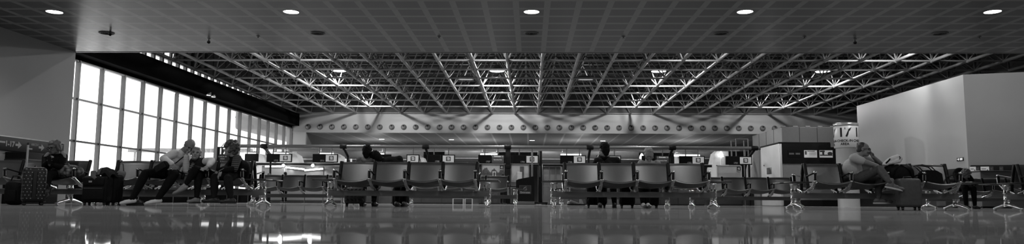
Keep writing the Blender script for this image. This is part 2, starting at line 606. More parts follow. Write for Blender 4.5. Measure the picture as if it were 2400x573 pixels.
for cx in (-10.35, -1.78, 6.9, 15.6):
    for ry in (31.7, 23.7):
        t = thing('high_bay_lamp', 'round lit high-bay lamp over the near roof bays, hidden by the low ceiling', 'lamp', (cx, ry, 7.15), 0, 'near high-bay lamps')
        MB().lathe([(0.08, 0.34), (0.12, 0.33), (0.16, 0.22), (0.37, 0.06), (0.42, 0.0), (0.40, 0.0), (0.35, 0.06), (0.13, 0.21), (0.0, 0.21)], 20).build('reflector', M_steel, t)
        MB().lathe([(0.0, 0.005), (0.38, 0.005), (0.38, 0.02), (0.0, 0.02)], 20).build('diffuser', M_lamp, t)
        point_light('bay_light', (cx, ry, 7.03), LAMP_P * (0.7 if cx > 12 else 0.55), 0.13, spot=math.radians(178), blend=0.12)

# two small roof lights in the deck
for px, lab in ((1091, 'small bright roof light left of the middle of the roof'), (1374, 'small bright roof light right of the middle of the roof')):
    y = 42.0
    p = at(px, 184, y)
    t = thing('roof_light', lab, 'roof light', (p.x, y, p.z), 0)
    MB().span((-0.46, -0.3, -0.06), (-0.4, 0.3, 0.1)).span((0.4, -0.3, -0.06), (0.46, 0.3, 0.1)).span((-0.46, 0.3, -0.06), (0.46, 0.36, 0.1)).span((-0.46, -0.36, -0.06), (0.46, -0.3, 0.1)).build('frame', M_mull, t)
    MB().span((-0.4, -0.3, 0.02), (0.4, 0.3, 0.05)).build('diffuser', mat('skylight_glow', 0.9, 0.5, var=0, emit=5.0), t)
    MB().tube([(-0.3, 0, 0.1), (-0.3, 0, HALL_TOP - 0.2 - p.z)], 0.02, 6).tube([(0.3, 0, 0.1), (0.3, 0, HALL_TOP - 0.2 - p.z)], 0.02, 6).build('hanger', M_deck, t)

# twin spotlight on the dark fascia over the windows
p = at(445, 219, 36.9)
t = thing('twin_spotlight', 'small lit twin spotlight on the black band over the windows', 'spotlight', (LX + 0.62, 36.9, 5.42), 0)
MB().span((-0.1, -0.06, -0.05), (0.1, 0.06, 0.13), 0, 0.01).build('bracket', M_steel, t)
for s_ in (-1, 1):
    h = MB().lathe([(0.05, 0.16), (0.07, 0.14), (0.12, 0.0), (0.10, 0.0), (0.05, 0.1)], 14, caps=False, o=(0.12, 0.28 * s_, -0.08)).build('spot_head', M_steel, t)
    MB().lathe([(0.0, 0.01), (0.10, 0.01), (0.10, 0.02), (0.0, 0.02)], 14, o=(0.12, 0.28 * s_, -0.08)).build('lens', M_lamp, h)

# ------------------------------------------------------------------ fittings of the low ceiling
KX = (-16, -8, 0, 7, 15)
names = ('far left', 'second from the left', 'middle', 'second from the right', 'far right')
DLY = 14.48
def downlight(x, y, label, group, z=CEIL_Z, r=0.15):
    t = thing('downlight', label, 'ceiling light', (x, y, z), 0, group)
    MB().lathe([(r, -0.004), (r + 0.012, -0.006), (r + 0.015, 0.0), (r + 0.015, 0.03), (r, 0.03), (r, -0.004)], 28, caps=False).build('rim', M_steel, t)
    MB().lathe([(0, -0.001), (r, -0.001), (r, 0.01), (0, 0.01)], 28).build('diffuser', M_lamp, t)
    return t
DL_P = 150.0
for kx, nm in zip(KX, names):
    x = BX0 + 0.6 * (kx + 0.5)
    downlight(x, DLY, 'round lit downlight in the low tiled ceiling, %s of five' % nm, 'downlights of the low ceiling')
    point_light('downlight_beam', (x, DLY, CEIL_Z - 0.05), DL_P, 0.14, spot=math.radians(150), blend=0.8)
for kx in KX:
    x = BX0 + 0.6 * (kx + 0.5)
    for y in (9.68, 4.88, -1.0):  # unseen rows added to light the floor and the seat fronts
        downlight(x, y, 'round lit downlight out of view overhead in the low ceiling', 'overhead downlights out of view')
        point_light('downlight_beam', (x, y, CEIL_Z - 0.05), DL_P * (0.8 if y > 6 else 0.55), 0.14, spot=math.radians(150 if y > 6 else 174), blend=0.8 if y > 6 else 0.15)

M_vent = mat('vent_metal', 0.16, 0.4, metal=0.5)
SPY = (16.66 - 0.41) / 0.994
for kx, nm in zip(KX, names):
    x = BX0 + 0.6 * (kx + 0.5)
    t = thing('ceiling_diffuser', 'round dark ceiling air diffuser, %s in its row of five' % nm, 'air diffuser', (x, SPY, CEIL_Z), 0, 'round air diffusers of the low ceiling')
    MB().lathe([(0.165, 0.01), (0.165, -0.012), (0.15, -0.016), (0.14, 0.004)], 24, caps=False).build('rim', M_vent, t)
    MB().lathe([(0.0, -0.001), (0.14, -0.001), (0.14, 0.01), (0, 0.01)], 24).build('back_plate', M_black, t)
    for r in (0.045, 0.085, 0.12):
        MB().lathe([(r, -0.012), (r + 0.014, -0.004), (r + 0.018, -0.004), (r + 0.004, -0.014), (r, -0.012)], 24, caps=False).build('vane', M_vent, t)
# a dangling sensor beside the left diffuser
p = at(258, 84, 16.2)
t = thing('ceiling_sensor', 'tiny sensor on a stub hanging beside the far left air diffuser', 'sensor', (p.x, 16.2, CEIL_Z), 0)
MB().tube([(0, 0, 0), (0, 0, -0.06)], 0.02, 10).build('stub', M_vent, t)
MB().ell((0, 0, -0.075), (0.028, 0.028, 0.03)).build('eye', M_blackg, t)
# dome cameras
for px, py, lab in ((489, 91, 'black dome camera on a stem under the ceiling left of centre'), (2004, 100, 'black dome camera under the ceiling above the kiosk')):
    yy = 16.9
    x = wx(px, yy, CEIL_Z - 0.1)
    t = thing('dome_camera', lab, 'security camera', (x, yy, CEIL_Z), 0, 'dome cameras')
    MB().lathe([(0.035, 0), (0.035, -0.01), (0.015, -0.02), (0.015, -0.06), (0.036, -0.07), (0.038, -0.09)], 18).build('housing', mat('camera_grey', 0.3, 0.4), t)
    MB().lathe([(0.038, -0.09), (0.036, -0.108), (0.024, -0.122), (0.0, -0.128)], 18).build('dome', M_blackg, t)
for px, py, nm in ((605, 84, 'left of centre'), (1029, 84, 'just left of the middle'), (1461, 86, 'right of the middle'), (1885, 92, 'above the kiosk'), (2295, 97, 'far right')):
    yy = (16.97 - 0.41) / 0.994
    x = wx(px, yy, CEIL_Z)
    t = thing('sprinkler', 'tiny sprinkler head on a ceiling band, %s' % nm, 'sprinkler', (x, yy, CEIL_Z), 0, 'sprinklers of the low ceiling')
    MB().lathe([(0.045, 0), (0.045, -0.008), (0.012, -0.012), (0.01, -0.035), (0.03, -0.04), (0.03, -0.044), (0, -0.046)], 14).build('body', M_vent, t)

# recess downlights over the check-in hall
for i, (px, py) in enumerate(((895, 327), (1058, 328), (1247, 330), (1413, 331))):
    y = 57.5
    p = at(px, py, y)
    y = y * (REC_Z - 0.09) / (p.z - 0.09)
    x = wx(px, y, REC_Z)
    downlight(x, y, 'round lit downlight in the ceiling beyond the check-in desks, %s of four' % ('first from left', 'second from left', 'third from left', 'fourth from left')[i], 'downlights beyond the desks', REC_Z, 0.2)
    point_light('downlight_beam', (x, y, REC_Z - 0.06), 350, 0.2, spot=math.radians(155), blend=0.8)

# ------------------------------------------------------------------ row of jet nozzles on the far wall
M_noz = mat('nozzle_shell', 0.09, 0.4, var=0.05)
M_nozb = mat('nozzle_ball', 0.16, 0.35, var=0.05)
noz0 = None
for i in range(40):
    px = 722 + (1815.5 - 722) * i / 39
    x = wx(px, BACK, 5.35)
    loc = (x, BACK, 5.33)
    nm = 'round air nozzle on the far wall, number %d from the left of the row' % (i + 1)
    if noz0 is None:
        t = noz0 = thing('air_nozzle', nm, 'air nozzle', loc, 0, 'jet nozzles along the far wall')
        MB().lathe([(0.20, 0.0), (0.20, 0.03), (0.175, 0.05), (0.165, 0.02)], 22, caps=False, rot=Matrix.Rotation(PI / 2, 4, 'X')).build('flange', M_noz, t)
        b_ = MB().lathe([(0.165 * math.cos(PI / 2 * q / 9), 0.165 * math.sin(PI / 2 * q / 9)) for q in range(10)], 22, rot=Matrix.Rotation(PI / 2, 4, 'X')).build('ball', M_nozb, t)
        rr_ = Matrix.Rotation(PI / 2 - 0.55, 4, 'X')
        MB().lathe([(0.075, 0.13), (0.075, 0.172), (0.055, 0.172), (0.055, 0.12)], 16, o=(0, -0.02, 0), rot=rr_, caps=False).lathe([(0, 0.162), (0.056, 0.162), (0.056, 0.16), (0, 0.16)], 16, o=(0, -0.02, 0), rot=rr_, m=1).build('spout', [M_noz, M_black], b_)
    else:
        dup(noz0, loc, None, nm)

# ------------------------------------------------------------------ outside the windows: pale jet bridge and apron lights
M_out = mat('jet_bridge_panel', 0.17, 0.6, var=0.03)
t = thing('outside_jet_bridge', 'pale boarding bridge outside the far windows', 'boarding bridge', (-23.4, 61, 0))
MB().span((-1.1, 0, 6.0), (1.1, 30, 8.9), 0, 0.25).build('tunnel', M_out, t)
MB().lathe([(0.35, 0), (0.35, 6.1)], 14, o=(0, 24, 0)).build('column', M_out, t)
MB().span((-1.2, 0.4, 7.0), (1.2, 29, 7.15)).build('waist_rail', mat('bridge_rail', 0.11, 0.6), t)
t = thing('outside_gantry', 'faint pale gantry on the apron outside the window', 'gantry', (-60, 112, 0))
M_faint = mat('apron_steel', 0.25, 0.7)
for k in range(6):
    MB().tube([(k * 3.2, 0, 0), (k * 3.2, 0, 7.6)], 0.14, 6).build('post', M_faint, t)
MB().span((-1, -0.25, 7.4), (18, 0.25, 8.0)).build('top_beam', M_faint, t)
MB().span((-1, -0.25, 5.2), (18, 0.25, 5.5)).build('lower_beam', M_faint, t)

# uplighters added out of sight behind the desks to brighten the recess ceiling
for i, x in enumerate((-12.0, -4.0, 4.0, 12.0)):
    t = thing('uplighter', 'uplighter hidden behind the check-in panels, washing the recess ceiling', 'lamp', (x, 58.0, 0), 0, 'uplighters behind the desks')
    MB().lathe([(0.2, 0), (0.2, 0.03), (0.03, 0.05), (0.03, 2.0), (0.25, 2.25), (0.22, 2.25), (0.03, 2.05)], 16).build('stand', M_steel, t)
    MB().lathe([(0, 2.2), (0.18, 2.2), (0.18, 2.21), (0, 2.21)], 16).build('diffuser', M_lamp, t)
    area_light('uplight_beam', (x, 58.0, 2.32), 65, 1.0, 1.0, rot=(PI, 0, 0))
# ------------------------------------------------------------------ beam seating
M_seat = mat('seat_perforated_steel', 0.22, 0.34, metal=0.85, var=0.10, scale=5, stretch=(1, 1, 0.3))
M_sfr = mat('seat_frame_black', 0.012, 0.42, var=0.15, spec=0.25)
M_beam = mat('bench_beam_paint', 0.22, 0.42, var=0.06)
M_table = mat('bench_table_top', 0.02, 0.35, var=0.1)
SEAT_W, SEAT_P = 0.545, 0.61

def seat_pan(side):
    def fn(u, v):
        x = (u - 0.5) * SEAT_W
        s_ = 1 - (2 * u - 1) ** 2
        pts = ((0.0, 0.140, 0.385), (0.25, 0.24, 0.378), (0.55, 0.36, 0.395), (0.8, 0.47, 0.435), (0.93, 0.535, 0.462), (1.0, 0.56, 0.452))
        for (v0, y0, z0), (v1, y1, z1) in zip(pts, pts[1:]):
            if v <= v1 + 1e-9:
                t = (v - v0) / (v1 - v0)
                y, z = y0 + (y1 - y0) * t, z0 + (z1 - z0) * t
                break
        return (x, -y * side, z + 0.022 - 0.042 * s_)
    m = MB().shell(fn, 14, 14, 0.014)
    m.tube([V3(fn(i / 14, 1.0)) + V3((0, 0, -0.004)) for i in range(15)], 0.012, 8)
    return m

def seat_back(side):
    def fn(u, v):
        x = (u - 0.5) * SEAT_W
        s_ = 1 - (2 * u - 1) ** 2
        y = 0.150 - 0.115 * v - 0.035 * s_ * (1 - 0.35 * v)
        if v > 0.93:
            y -= (v - 0.93) * 0.25
        z = 0.400 + 0.39 * v + (0.006 * s_ if v > 0.9 else 0)
        return (x, -y * side, z)
    m = MB().shell(fn, 14, 14, 0.012)
    m.tube([V3(fn(i / 14, 1.0)) for i in range(15)], 0.009, 8)
    return m

def back_frame(side):
    m = MB()
    pts = [(0, -0.165 * side, 0.30), (0, -0.150 * side, 0.42), (0, -0.095 * side, 0.62), (0, -0.035 * side, 0.805)]
    for a, b in zip(pts, pts[1:]):
        a, b = V3(a), V3(b)
        mid = (a + b) / 2
        an = math.atan2(-(b.y - a.y), (b.z - a.z))
        m.box(mid, (0.052, 0.05, (b - a).length + 0.02), 0, 0.012, Matrix.Rotation(an, 4, 'X'))
    return m

def arm_rest(side):
    m = MB()
    a, b = V3((0, -0.10 * side, 0.575)), V3((0, -0.515 * side, 0.635))
    an = math.atan2((b.z - a.z), (b.y - a.y)) if side < 0 else math.atan2((a.z - b.z), (a.y - b.y))
    m.box((a + b) / 2, (0.042, (b - a).length, 0.018), 0, 0.008, Matrix.Rotation(an, 4, 'X'))
    c = V3((0, -0.50 * side, 0.475))
    d = b - c
    an = math.atan2(-d.y, d.z)
    m.box((b + c) / 2 + V3((0, 0, -0.005)), (0.05, 0.02, d.length), 0, 0.007, Matrix.Rotation(an, 4, 'X'))
    return m

def arm_caps(side):
    m = MB()
    m.box((0, -0.520 * side, 0.634), (0.060, 0.040, 0.034), 0, 0.013)
    m.box((0, -0.508 * side, 0.484), (0.060, 0.042, 0.034), 0, 0.014)
    m.tube([(0.024, -0.517 * side, 0.60), (0.024, -0.508 * side, 0.51)], 0.008, 6)
    m.tube([(-0.024, -0.517 * side, 0.60), (-0.024, -0.508 * side, 0.51)], 0.008, 6)
    return m

def seat_bracket(side):
    m = MB()
    m.tube([(0, -0.49 * side, 0.475), (0, -0.43 * side, 0.435), (0, -0.32 * side, 0.365), (0, -0.18 * side, 0.335), (0, -0.04 * side, 0.30)], [0.022, 0.026, 0.028, 0.030, 0.030], 10)
    m.tube([(0.02, -0.45 * side, 0.44), (0.014, -0.36 * side, 0.34), (0.006, -0.10 * side, 0.285)], 0.011, 8)
    m.ell((0, -0.40 * side, 0.405), (0.026, 0.03, 0.028), 10, 7)
    m.lathe([(0.02, 0.285), (0.03, 0.30), (0.024, 0.325), (0.03, 0.345), (0.02, 0.365)], 12, o=(0, -0.19 * side, 0))
    return m

def bench_leg(double=True):
    m = MB()
    for x in (-0.032, 0.032):
        m.lathe([(0.030, 0.07), (0.030, 0.12), (0.022, 0.125), (0.022, 0.185), (0.030, 0.19), (0.030, 0.205), (0.024, 0.21), (0.024, 0.29), (0.030, 0.295), (0.030, 0.315), (0.022, 0.32), (0.022, 0.40), (0.031, 0.405), (0.033, 0.455)], 14, o=(x, 0, 0))
    m.box((0, 0, 0.10), (0.11, 0.06, 0.05), 0, 0.015).box((0, 0, 0.43), (0.11, 0.10, 0.03), 0, 0.01)
    return m

def bench_foot():
    m = MB()
    for s_ in (-1, 1):
        m.tube([(0, 0, 0.10), (0, 0.10 * s_, 0.088), (0, 0.24 * s_, 0.062), (0, 0.36 * s_, 0.036)], [0.034, 0.03, 0.024, 0.021], 12)
        m.ell((0, 0.365 * s_, 0.034), (0.026, 0.032, 0.02), 12, 8)
        m.lathe([(0.02, 0.0), (0.024, 0.004), (0.024, 0.014), (0.015, 0.022)], 12, o=(0, 0.36 * s_, 0))
    return m

def make_bench(label, loc, tables=True, leg_x=1.41, rear=True):
    t = thing('airport_bench', label, 'bench', loc, 0, 'four-seat beam benches of the waiting area')
    hb = max(leg_x, 1.24) + 0.03
    MB().span((-hb, -0.05, 0.195), (hb, 0.05, 0.292), 0, 0.008).build('beam', M_beam, t)
    sides = (1, -1) if rear else (1,)
    first = {}
    def put(name, fn, mats, x, side):
        key = (name, side)
        if key not in first:
            o = fn(side).build(name, mats, t)
            first[key] = o
        else:
            o = first[key].copy(); COL.objects.link(o); o.parent = t
        o.location = (x, 0, 0)
        return o
    for side in sides:
        for i in range(4):
            x = (i - 1.5) * SEAT_P
            put('seat', seat_pan, M_seat, x, side)
            put('backrest', seat_back, M_seat, x, side)
        for i in range(5):
            x = (i - 2) * SEAT_P
            put('back_frame', back_frame, M_sfr, x, side)
            a = put('armrest', arm_rest, M_sfr, x, side)
            key = ('cap', side)
            if key not in first:
                c = arm_caps(side).build('chrome_cap', M_chrome, a); first[key] = c
            else:
                c = first[key].copy(); COL.objects.link(c); c.parent = a
            put('bracket', seat_bracket, M_chrome, x, side)
    for s_ in (-1, 1):
        l = bench_leg().build('leg', M_chrome, t); l.location = (leg_x * s_, 0, 0)
        bench_foot().build('foot', M_chrome, l)
        if tables:
            for y in (-0.28, 0.28):
                MB().box((1.435 * s_, y, 0.468), (0.37, 0.36, 0.022), 0, 0.008).build('tabletop', M_table, t)
    return t

BY = 13.36
b_left = make_bench('grey metal bench, left of the two central benches, couple seated behind it', (wx(959.5, BY, 0.6), BY, 0))
def bench_at(px, label, y=BY, **k):
    return dup(b_left, (wx(px, y, 0.6), y, 0), None, label, **k)
b_mid = bench_at(1484, 'grey metal bench, right of the two central benches, man and blonde woman seated behind it')
b_right = bench_at(2048, 'grey metal bench on the right where the man with crossed legs sits')
b_trio = bench_at(436, 'grey metal bench under the sleeping man and two seated women')
b_edge = bench_at(2548, 'dark bench cut off by the right edge of the photo')
b_corner = make_bench('bench in the left corner with a woman and a floral bag on it', (wx(58, BY, 0.6), BY, 0), tables=False, leg_x=0.86, rear=False)
FY = 20.15
far_lab = {716: 'farther bench seen behind the side table, in front of the bright check-in panels',
           1086: 'farther bench mostly hidden behind the left central bench',
           1440: 'farther bench mostly hidden behind the right central bench',
           1745: 'farther bench of pale seats left of the dark kiosk',
           2300: 'farther bench under the advertising rail on the right',
           358: 'farther bench behind the trio by the windows'}
f0 = make_bench(far_lab[716], (wx(716, FY, 0.6), FY, 0), tables=True, rear=False)
for px, lab in far_lab.items():
    if px != 716:
        dup(f0, (wx(px, FY, 0.6), FY, 0), None, lab)
# ------------------------------------------------------------------ check-in row under the long pipe
CKY = 40.0
M_pipe = mat('pipe_grey', 0.13, 0.35, metal=0.2, var=0.05)
M_scr = mat('screen_bezel', 0.005, 0.5, spec=0.12)
M_off = mat('screen_dark', 0.004, 0.5, spec=0.1)
M_scrw = mat('screen_lit', 0.30, 0.4, var=0.03, emit=0.22)
M_scrl = mat('screen_text', 0.7, 0.5, var=0, emit=0.35)
M_scrd = mat('screen_emblem', 0.03, 0.4, emit=0.01)
M_panel = mat('desk_back_panel', 0.26, 0.28, var=0.05, scale=0.8)
M_sgn = mat('sign_letter', 0.26, 0.5, emit=0.03)
M_desk = mat('desk_front', 0.06, 0.4, var=0.08)
M_deskd = mat('desk_dark', 0.02, 0.4)
PZ = 3.06
xl, xr = LX + 0.25, wx(1795, CKY, PZ)
t = thing('monitor_rail', 'long grey pipe over the check-in desks carrying the monitors', 'pipe rail', (0, CKY, PZ), 0)
MB().tube([(xl, 0, 0), (xr, 0, 0)], 0.092, 16).build('pipe', M_pipe, t)
for px in (620, 805, 998, 1190, 1383, 1576, 1768):
    x = wx(px, CKY, PZ)
    MB().lathe([(0.11, -0.18), (0.125, -0.16), (0.125, 0.16), (0.11, 0.18)], 14, o=(x, 0, 0), rot=Matrix.Rotation(PI / 2, 4, 'Y')).build('coupling', M_black, t)
    if px == 1190:
        continue
    MB().tube([(x, 0.05, -0.1), (x, 0.55, -0.26), (x, 1.05, -0.46)], 0.075, 8).tube([(x, 1.05, -0.46), (x, 1.08, -PZ + (1.035 if px in (998, 1383, 1576) else 0.0))], 0.06, 8).build('support_arm', M_black, t)
x = wx(1190, CKY, 1.5)
t = thing('rail_post', 'tall black post carrying the pipe beside the podium', 'post', (x, CKY + 0.28, 0))
MB().span((-0.13, -0.1, 0.03), (0.13, 0.1, 3.05), 0, 0.02).build('shaft', M_black, t)
MB().span((-0.28, -0.3, 0), (0.28, 0.3, 0.035), 0, 0.01).build('base_plate', M_black, t)
MB().span((-0.16, -0.17, 1.93), (0.16, 0.1, 2.15), 0, 0.02).build('clamp', M_black, t)

# monitors hung in pairs: (pixel centre, kind, caption)
MW, MH = 0.70, 0.46
def monitor(px, kind, label, num=None, y=CKY, py=373.5):
    x = wx(px, y, 2.4)
    zc = wz(py, x, y)
    t = thing('hanging_monitor', label, 'monitor', (x, y, zc), 0, 'monitors hanging from the pipe')
    MB().span((-MW / 2, -0.04, -MH / 2), (MW / 2, 0.05, MH / 2), 0, 0.012).build('housing', M_scr, t)
    MB().tube([(0, 0.0, MH / 2), (0, 0.0, PZ - zc - 0.094)], 0.03, 8).build('hanger', M_pipe, t)
    if kind == 'white':
        MB().span((-MW / 2 + 0.05, -0.046, -MH / 2 + 0.05), (MW / 2 - 0.05, -0.039, MH / 2 - 0.05)).build('screen', M_scrw, t)
        e = MB().span((-0.125, -0.05, -0.12), (0.125, -0.045, 0.12)).build('emblem', M_scrd, t)
        e2 = MB()
        for k in range(3):
            e2.tube([(-0.07 + 0.01 * k, -0.052, 0.05 - 0.055 * k), (0.0, -0.052, 0.07 - 0.06 * k), (0.075, -0.052, 0.04 - 0.05 * k)], 0.012, 5)
        e2.build('swirl', M_scrl, e)
    elif kind == 'dark':
        MB().span((-MW / 2 + 0.03, -0.046, -MH / 2 + 0.03), (MW / 2 - 0.03, -0.039, MH / 2 - 0.03)).build('screen', M_off, t)
        if num:
            text_mesh('lettering', num, 0.12, M_sgn, t, (MW / 2 - 0.17, -0.05, -MH / 2 + 0.09), bold=0.002)
    else:
        MB().span((-MW / 2 + 0.03, -0.046, -MH / 2 + 0.03), (MW / 2 - 0.03, -0.039, MH / 2 - 0.03)).build('screen', mat('screen_grey', 0.05, 0.3, emit=0.02), t)
        MB().span((-MW / 2 + 0.03, -0.049, MH / 2 - 0.13), (MW / 2 - 0.03, -0.045, MH / 2 - 0.03)).build('header', mat('screen_header', 0.12, 0.3, emit=0.05), t)
        text_mesh('lettering', 'Emirates', 0.1, M_scrl, t, (-0.02, -0.053, MH / 2 - 0.08), bold=0.002)
        text_mesh('lettering', 'Economy Class', 0.072, M_scrl, t, (0, -0.053, -0.03))
        emirate_mark(0.045, M_scrl, t, (0.24, -0.053, MH / 2 - 0.08))
    return t

def emirate_mark(h, m, parent, loc, th=0.16):
    """flowing calligraphic flame, drawn with a few curved strokes"""
    k = MB()
    def st(pts, r):
        k.tube([(x * h, 0, z * h) for x, z in pts], [q * h for q in r], 6, flat=0.5)
    st([(-0.35, -0.75), (-0.7, -0.3), (-0.45, 0.15), (0.0, 0.35), (0.25, 0.7), (0.1, 1.0)], [0.05, 0.13, 0.16, 0.16, 0.12, 0.03])
    st([(-0.3, -0.7), (0.2, -0.8), (0.65, -0.5), (0.6, -0.1), (0.25, 0.1)], [0.06, 0.14, 0.15, 0.12, 0.04])
    st([(-0.15, -0.35), (0.1, -0.45), (0.3, -0.25), (0.15, 0.0)], [0.08, 0.12, 0.12, 0.06])
    st([(-0.5, 0.5), (-0.3, 0.62), (-0.1, 0.5)], [0.04, 0.1, 0.04])
    st([(0.45, 0.35), (0.6, 0.5), (0.55, 0.75)], [0.04, 0.1, 0.04])
    return k.build('emblem', m, parent, loc)

pairs = [(640, 'dark', '1712'), (669.5, 'white', None), (748, 'dark', '1711'), (777, 'white', None), (869, 'dark', '1709'), (902, 'dark', None),
         (968, 'white', None), (1017, 'dark', '1708'), (1051, 'white', None), (1136, 'dark', '1707'), (1167, 'econ', None), (1217, 'dark', '1706'), (1247, 'white', None),
         (1328, 'dark', '1705'), (1358, 'white', None), (1413, 'dark', '1704'), (1440, 'white', None), (1553, 'econ', None), (1519, 'dark', None), (1607, 'dark', '1702'), (1636, 'white', None), (1716, 'dark', '1701'), (1747, 'white', None)]
for px, kd, nm in pairs:
    if kd == 'white':
        lab = {669.5: 'lit white monitor nearest the window end of the pipe', 777: 'lit white monitor left of the couple', 968: 'lit white monitor right of the sleeping couple',
               1051: 'lit white monitor beside desk number 1708', 1247: 'lit white monitor above the podium beside desk number 1706', 1358: 'lit white monitor beside desk number 1705',
               1440: 'lit white monitor half hidden by the man seen from behind', 1636: 'lit white monitor beside desk number 1702', 1747: 'lit white monitor at the kiosk end of the pipe'}[px]
    elif kd == 'econ':
        lab = 'grey airline monitor with two lines of text %s' % ('above the beach poster' if px < 1300 else 'right of the blonde woman')
    else:
        lab = 'black desk monitor reading %s on the pipe' % nm if nm else ('blank black monitor behind the sleeping couple' if px < 1000 else 'blank black monitor behind the blonde woman')
    monitor(px, kd, lab, nm, py=371 + (px - 640) * 0.0055)

# black hanging signs at the window end
t = thing('hanging_sign', 'black sign with large white 17 behind the curly-haired woman', 'sign', (wx(531, CKY - 0.4, 2.4), CKY - 0.4, wz(363, wx(531, CKY, 2.4), CKY)))
MB().span((-0.5, -0.05, -0.39), (0.5, 0.05, 0.39), 0, 0.02).build('board', M_black, t)
text_mesh('lettering', '17', 0.46, M_scrl, t, (-0.2, -0.054, 0.14), bold=0.012)
text_mesh('lettering', 'CHECK-IN', 0.10, M_sgn, t, (-0.2, -0.054, -0.14))
text_mesh('lettering', 'AREA', 0.10, M_sgn, t, (-0.2, -0.054, -0.26))
for s_ in (-0.3, 0.3):
    MB().tube([(s_, 0, 0.39), (s_, 0.35, 0.62)], 0.02, 6).build('hanger', M_pipe, t)
t = thing('hanging_sign', 'plain black box sign hung on two rods by the windows', 'sign', (wx(590, CKY, 2.4), CKY, wz(370, wx(590, CKY, 2.4), CKY)))
MB().span((-0.37, -0.05, -0.21), (0.37, 0.05, 0.21), 0, 0.02).build('board', M_black, t)
for s_ in (-0.25, 0.25):
    MB().tube([(s_, 0, 0.21), (s_, 0, PZ - t.location.z - 0.096)], 0.025, 6).build('hanger', M_pipe, t)

# ---- back panels, desks and header rail
DY = 42.0
def xd(px, z=1.5, y=DY):
    return wx(px, y, z)
t = thing('desk_header_rail', 'thin dark rail running along the top of the check-in panels', 'rail', (0, DY, 0))
MB().span((xd(600), -0.15, 2.12), (xd(1668), 0.0, 2.24), 0, 0.01).build('rail', M_black, t)
MB().span((xd(600), -0.16, 2.24), (xd(1668), 0.05, 2.27)).build('top_strip', mat('rail_strip', 0.5, 0.3, metal=0.6), t)
for px in (620, 805, 998, 1383, 1576):
    pass
pan = [(612, 668, 'left'), (670, 714, 'second'), (716, 757, 'third'), (759, 800, 'fourth')]
for a, b_, nm in pan:
    t = thing('desk_backboard', 'bright glossy panel behind the desks by the windows, %s of four' % nm, 'panel', (0, DY + 0.05, 0), 0, 'bright panels by the windows')
    MB().span((xd(a), 0, 0.0), (xd(b_), 0.06, 2.1), 0, 0.01).build('sheet', M_panel, t)
    MB().span((xd(a), -0.02, 0), (xd(b_), 0.0, 0.16)).build('kick_plate', M_deskd, t)
M_pan2 = mat('desk_panel_grey', 0.16, 0.3, var=0.08)
grp = 'grey panels behind the desks'
for a, b_, nm in ((802, 884, 'behind the couple with bags under the bench'), (886, 996, 'behind the right half of the left bench'), (998, 1125, 'left of the beach poster'),
                  (1272, 1318, 'right of the tall black stand'), (1320, 1384, 'behind the left half of the right central bench'), (1386, 1478, 'behind the man seen from behind'), (1480, 1574, 'behind the blonde woman'), (1576, 1640, 'left of the dark gap')):
    t = thing('desk_backboard', 'grey desk panel %s' % nm, 'panel', (0, DY + 0.05, 0), 0, grp)
    MB().span((xd(a), 0, 0.0), (xd(b_), 0.06, 2.1), 0, 0.01).build('sheet', M_pan2, t)
    n_ = 3
    for k in range(n_ + 1):
        xx = xd(a) + (xd(b_) - xd(a)) * k / n_
        MB().span((xx - 0.02, -0.03, 0), (xx + 0.02, 0.0, 2.1)).build('upright', M_steel, t)
# desks: low counters in front of the panels
M_ctop = mat('counter_top', 0.35, 0.3)
desk_labels = ['check-in counter behind the sleeping couple', 'check-in counter behind the left central bench', 'check-in counter below the beach poster', 'check-in counter behind the podium',
               'check-in counter left of the bench where the man sits', 'check-in counter behind the blonde woman']
for (a, b_), lab in zip(((830, 890), (925, 1110), (1126, 1176), (1197, 1240), (1330, 1400), (1480, 1640)), desk_labels):
    t = thing('check_in_counter', lab, 'counter', ((xd(a) + xd(b_)) / 2, DY - 0.75, 0), 0, 'check-in counters')
    w_ = (xd(b_) - xd(a)) / 2
    MB().span((-w_, -0.25, 0.04), (w_, 0.3, 0.98), 0, 0.02).build('body', M_desk, t)
    MB().span((-w_ - 0.04, -0.32, 0.98), (w_ + 0.04, 0.34, 1.03), 0, 0.01).build('top', M_ctop if a in (925,) else M_deskd, t)
    MB().span((-w_, -0.26, 0.0), (w_, -0.2, 0.05)).build('plinth', M_black, t)
    for k in range(4):
        MB().span((-w_ + 2 * w_ * (k + 0.5) / 4 - 0.012, -0.262, 0.06), (-w_ + 2 * w_ * (k + 0.5) / 4 + 0.012, -0.25, 0.96)).build('seam', M_deskd, t)

# gate-like chrome frames under the left bench
M_chr2 = mat('barrier_white', 0.6, 0.3)
for i, (a, b_) in enumerate(((1062, 1086), (1090, 1107))):
    y = DY - 1.6
    t = thing('floor_barrier', 'small pale hoop barrier seen under the left bench, %s' % ('wider one' if i == 0 else 'narrower one'), 'barrier', (xd((a + b_) / 2, 0.2, y), y, 0), 0, 'hoop barriers')
    w_ = (xd(b_, 0.2, y) - xd(a, 0.2, y)) / 2
    MB().tube([(-w_, 0, 0), (-w_, 0, 0.31)], 0.03, 8).build('post', M_chr2, t)
    MB().tube([(w_, 0, 0), (w_, 0, 0.31)], 0.03, 8).build('post', M_chr2, t)
    MB().span((-w_ - 0.03, -0.03, 0.28), (w_ + 0.03, 0.03, 0.35), 0, 0.01).build('top_bar', M_chr2, t)

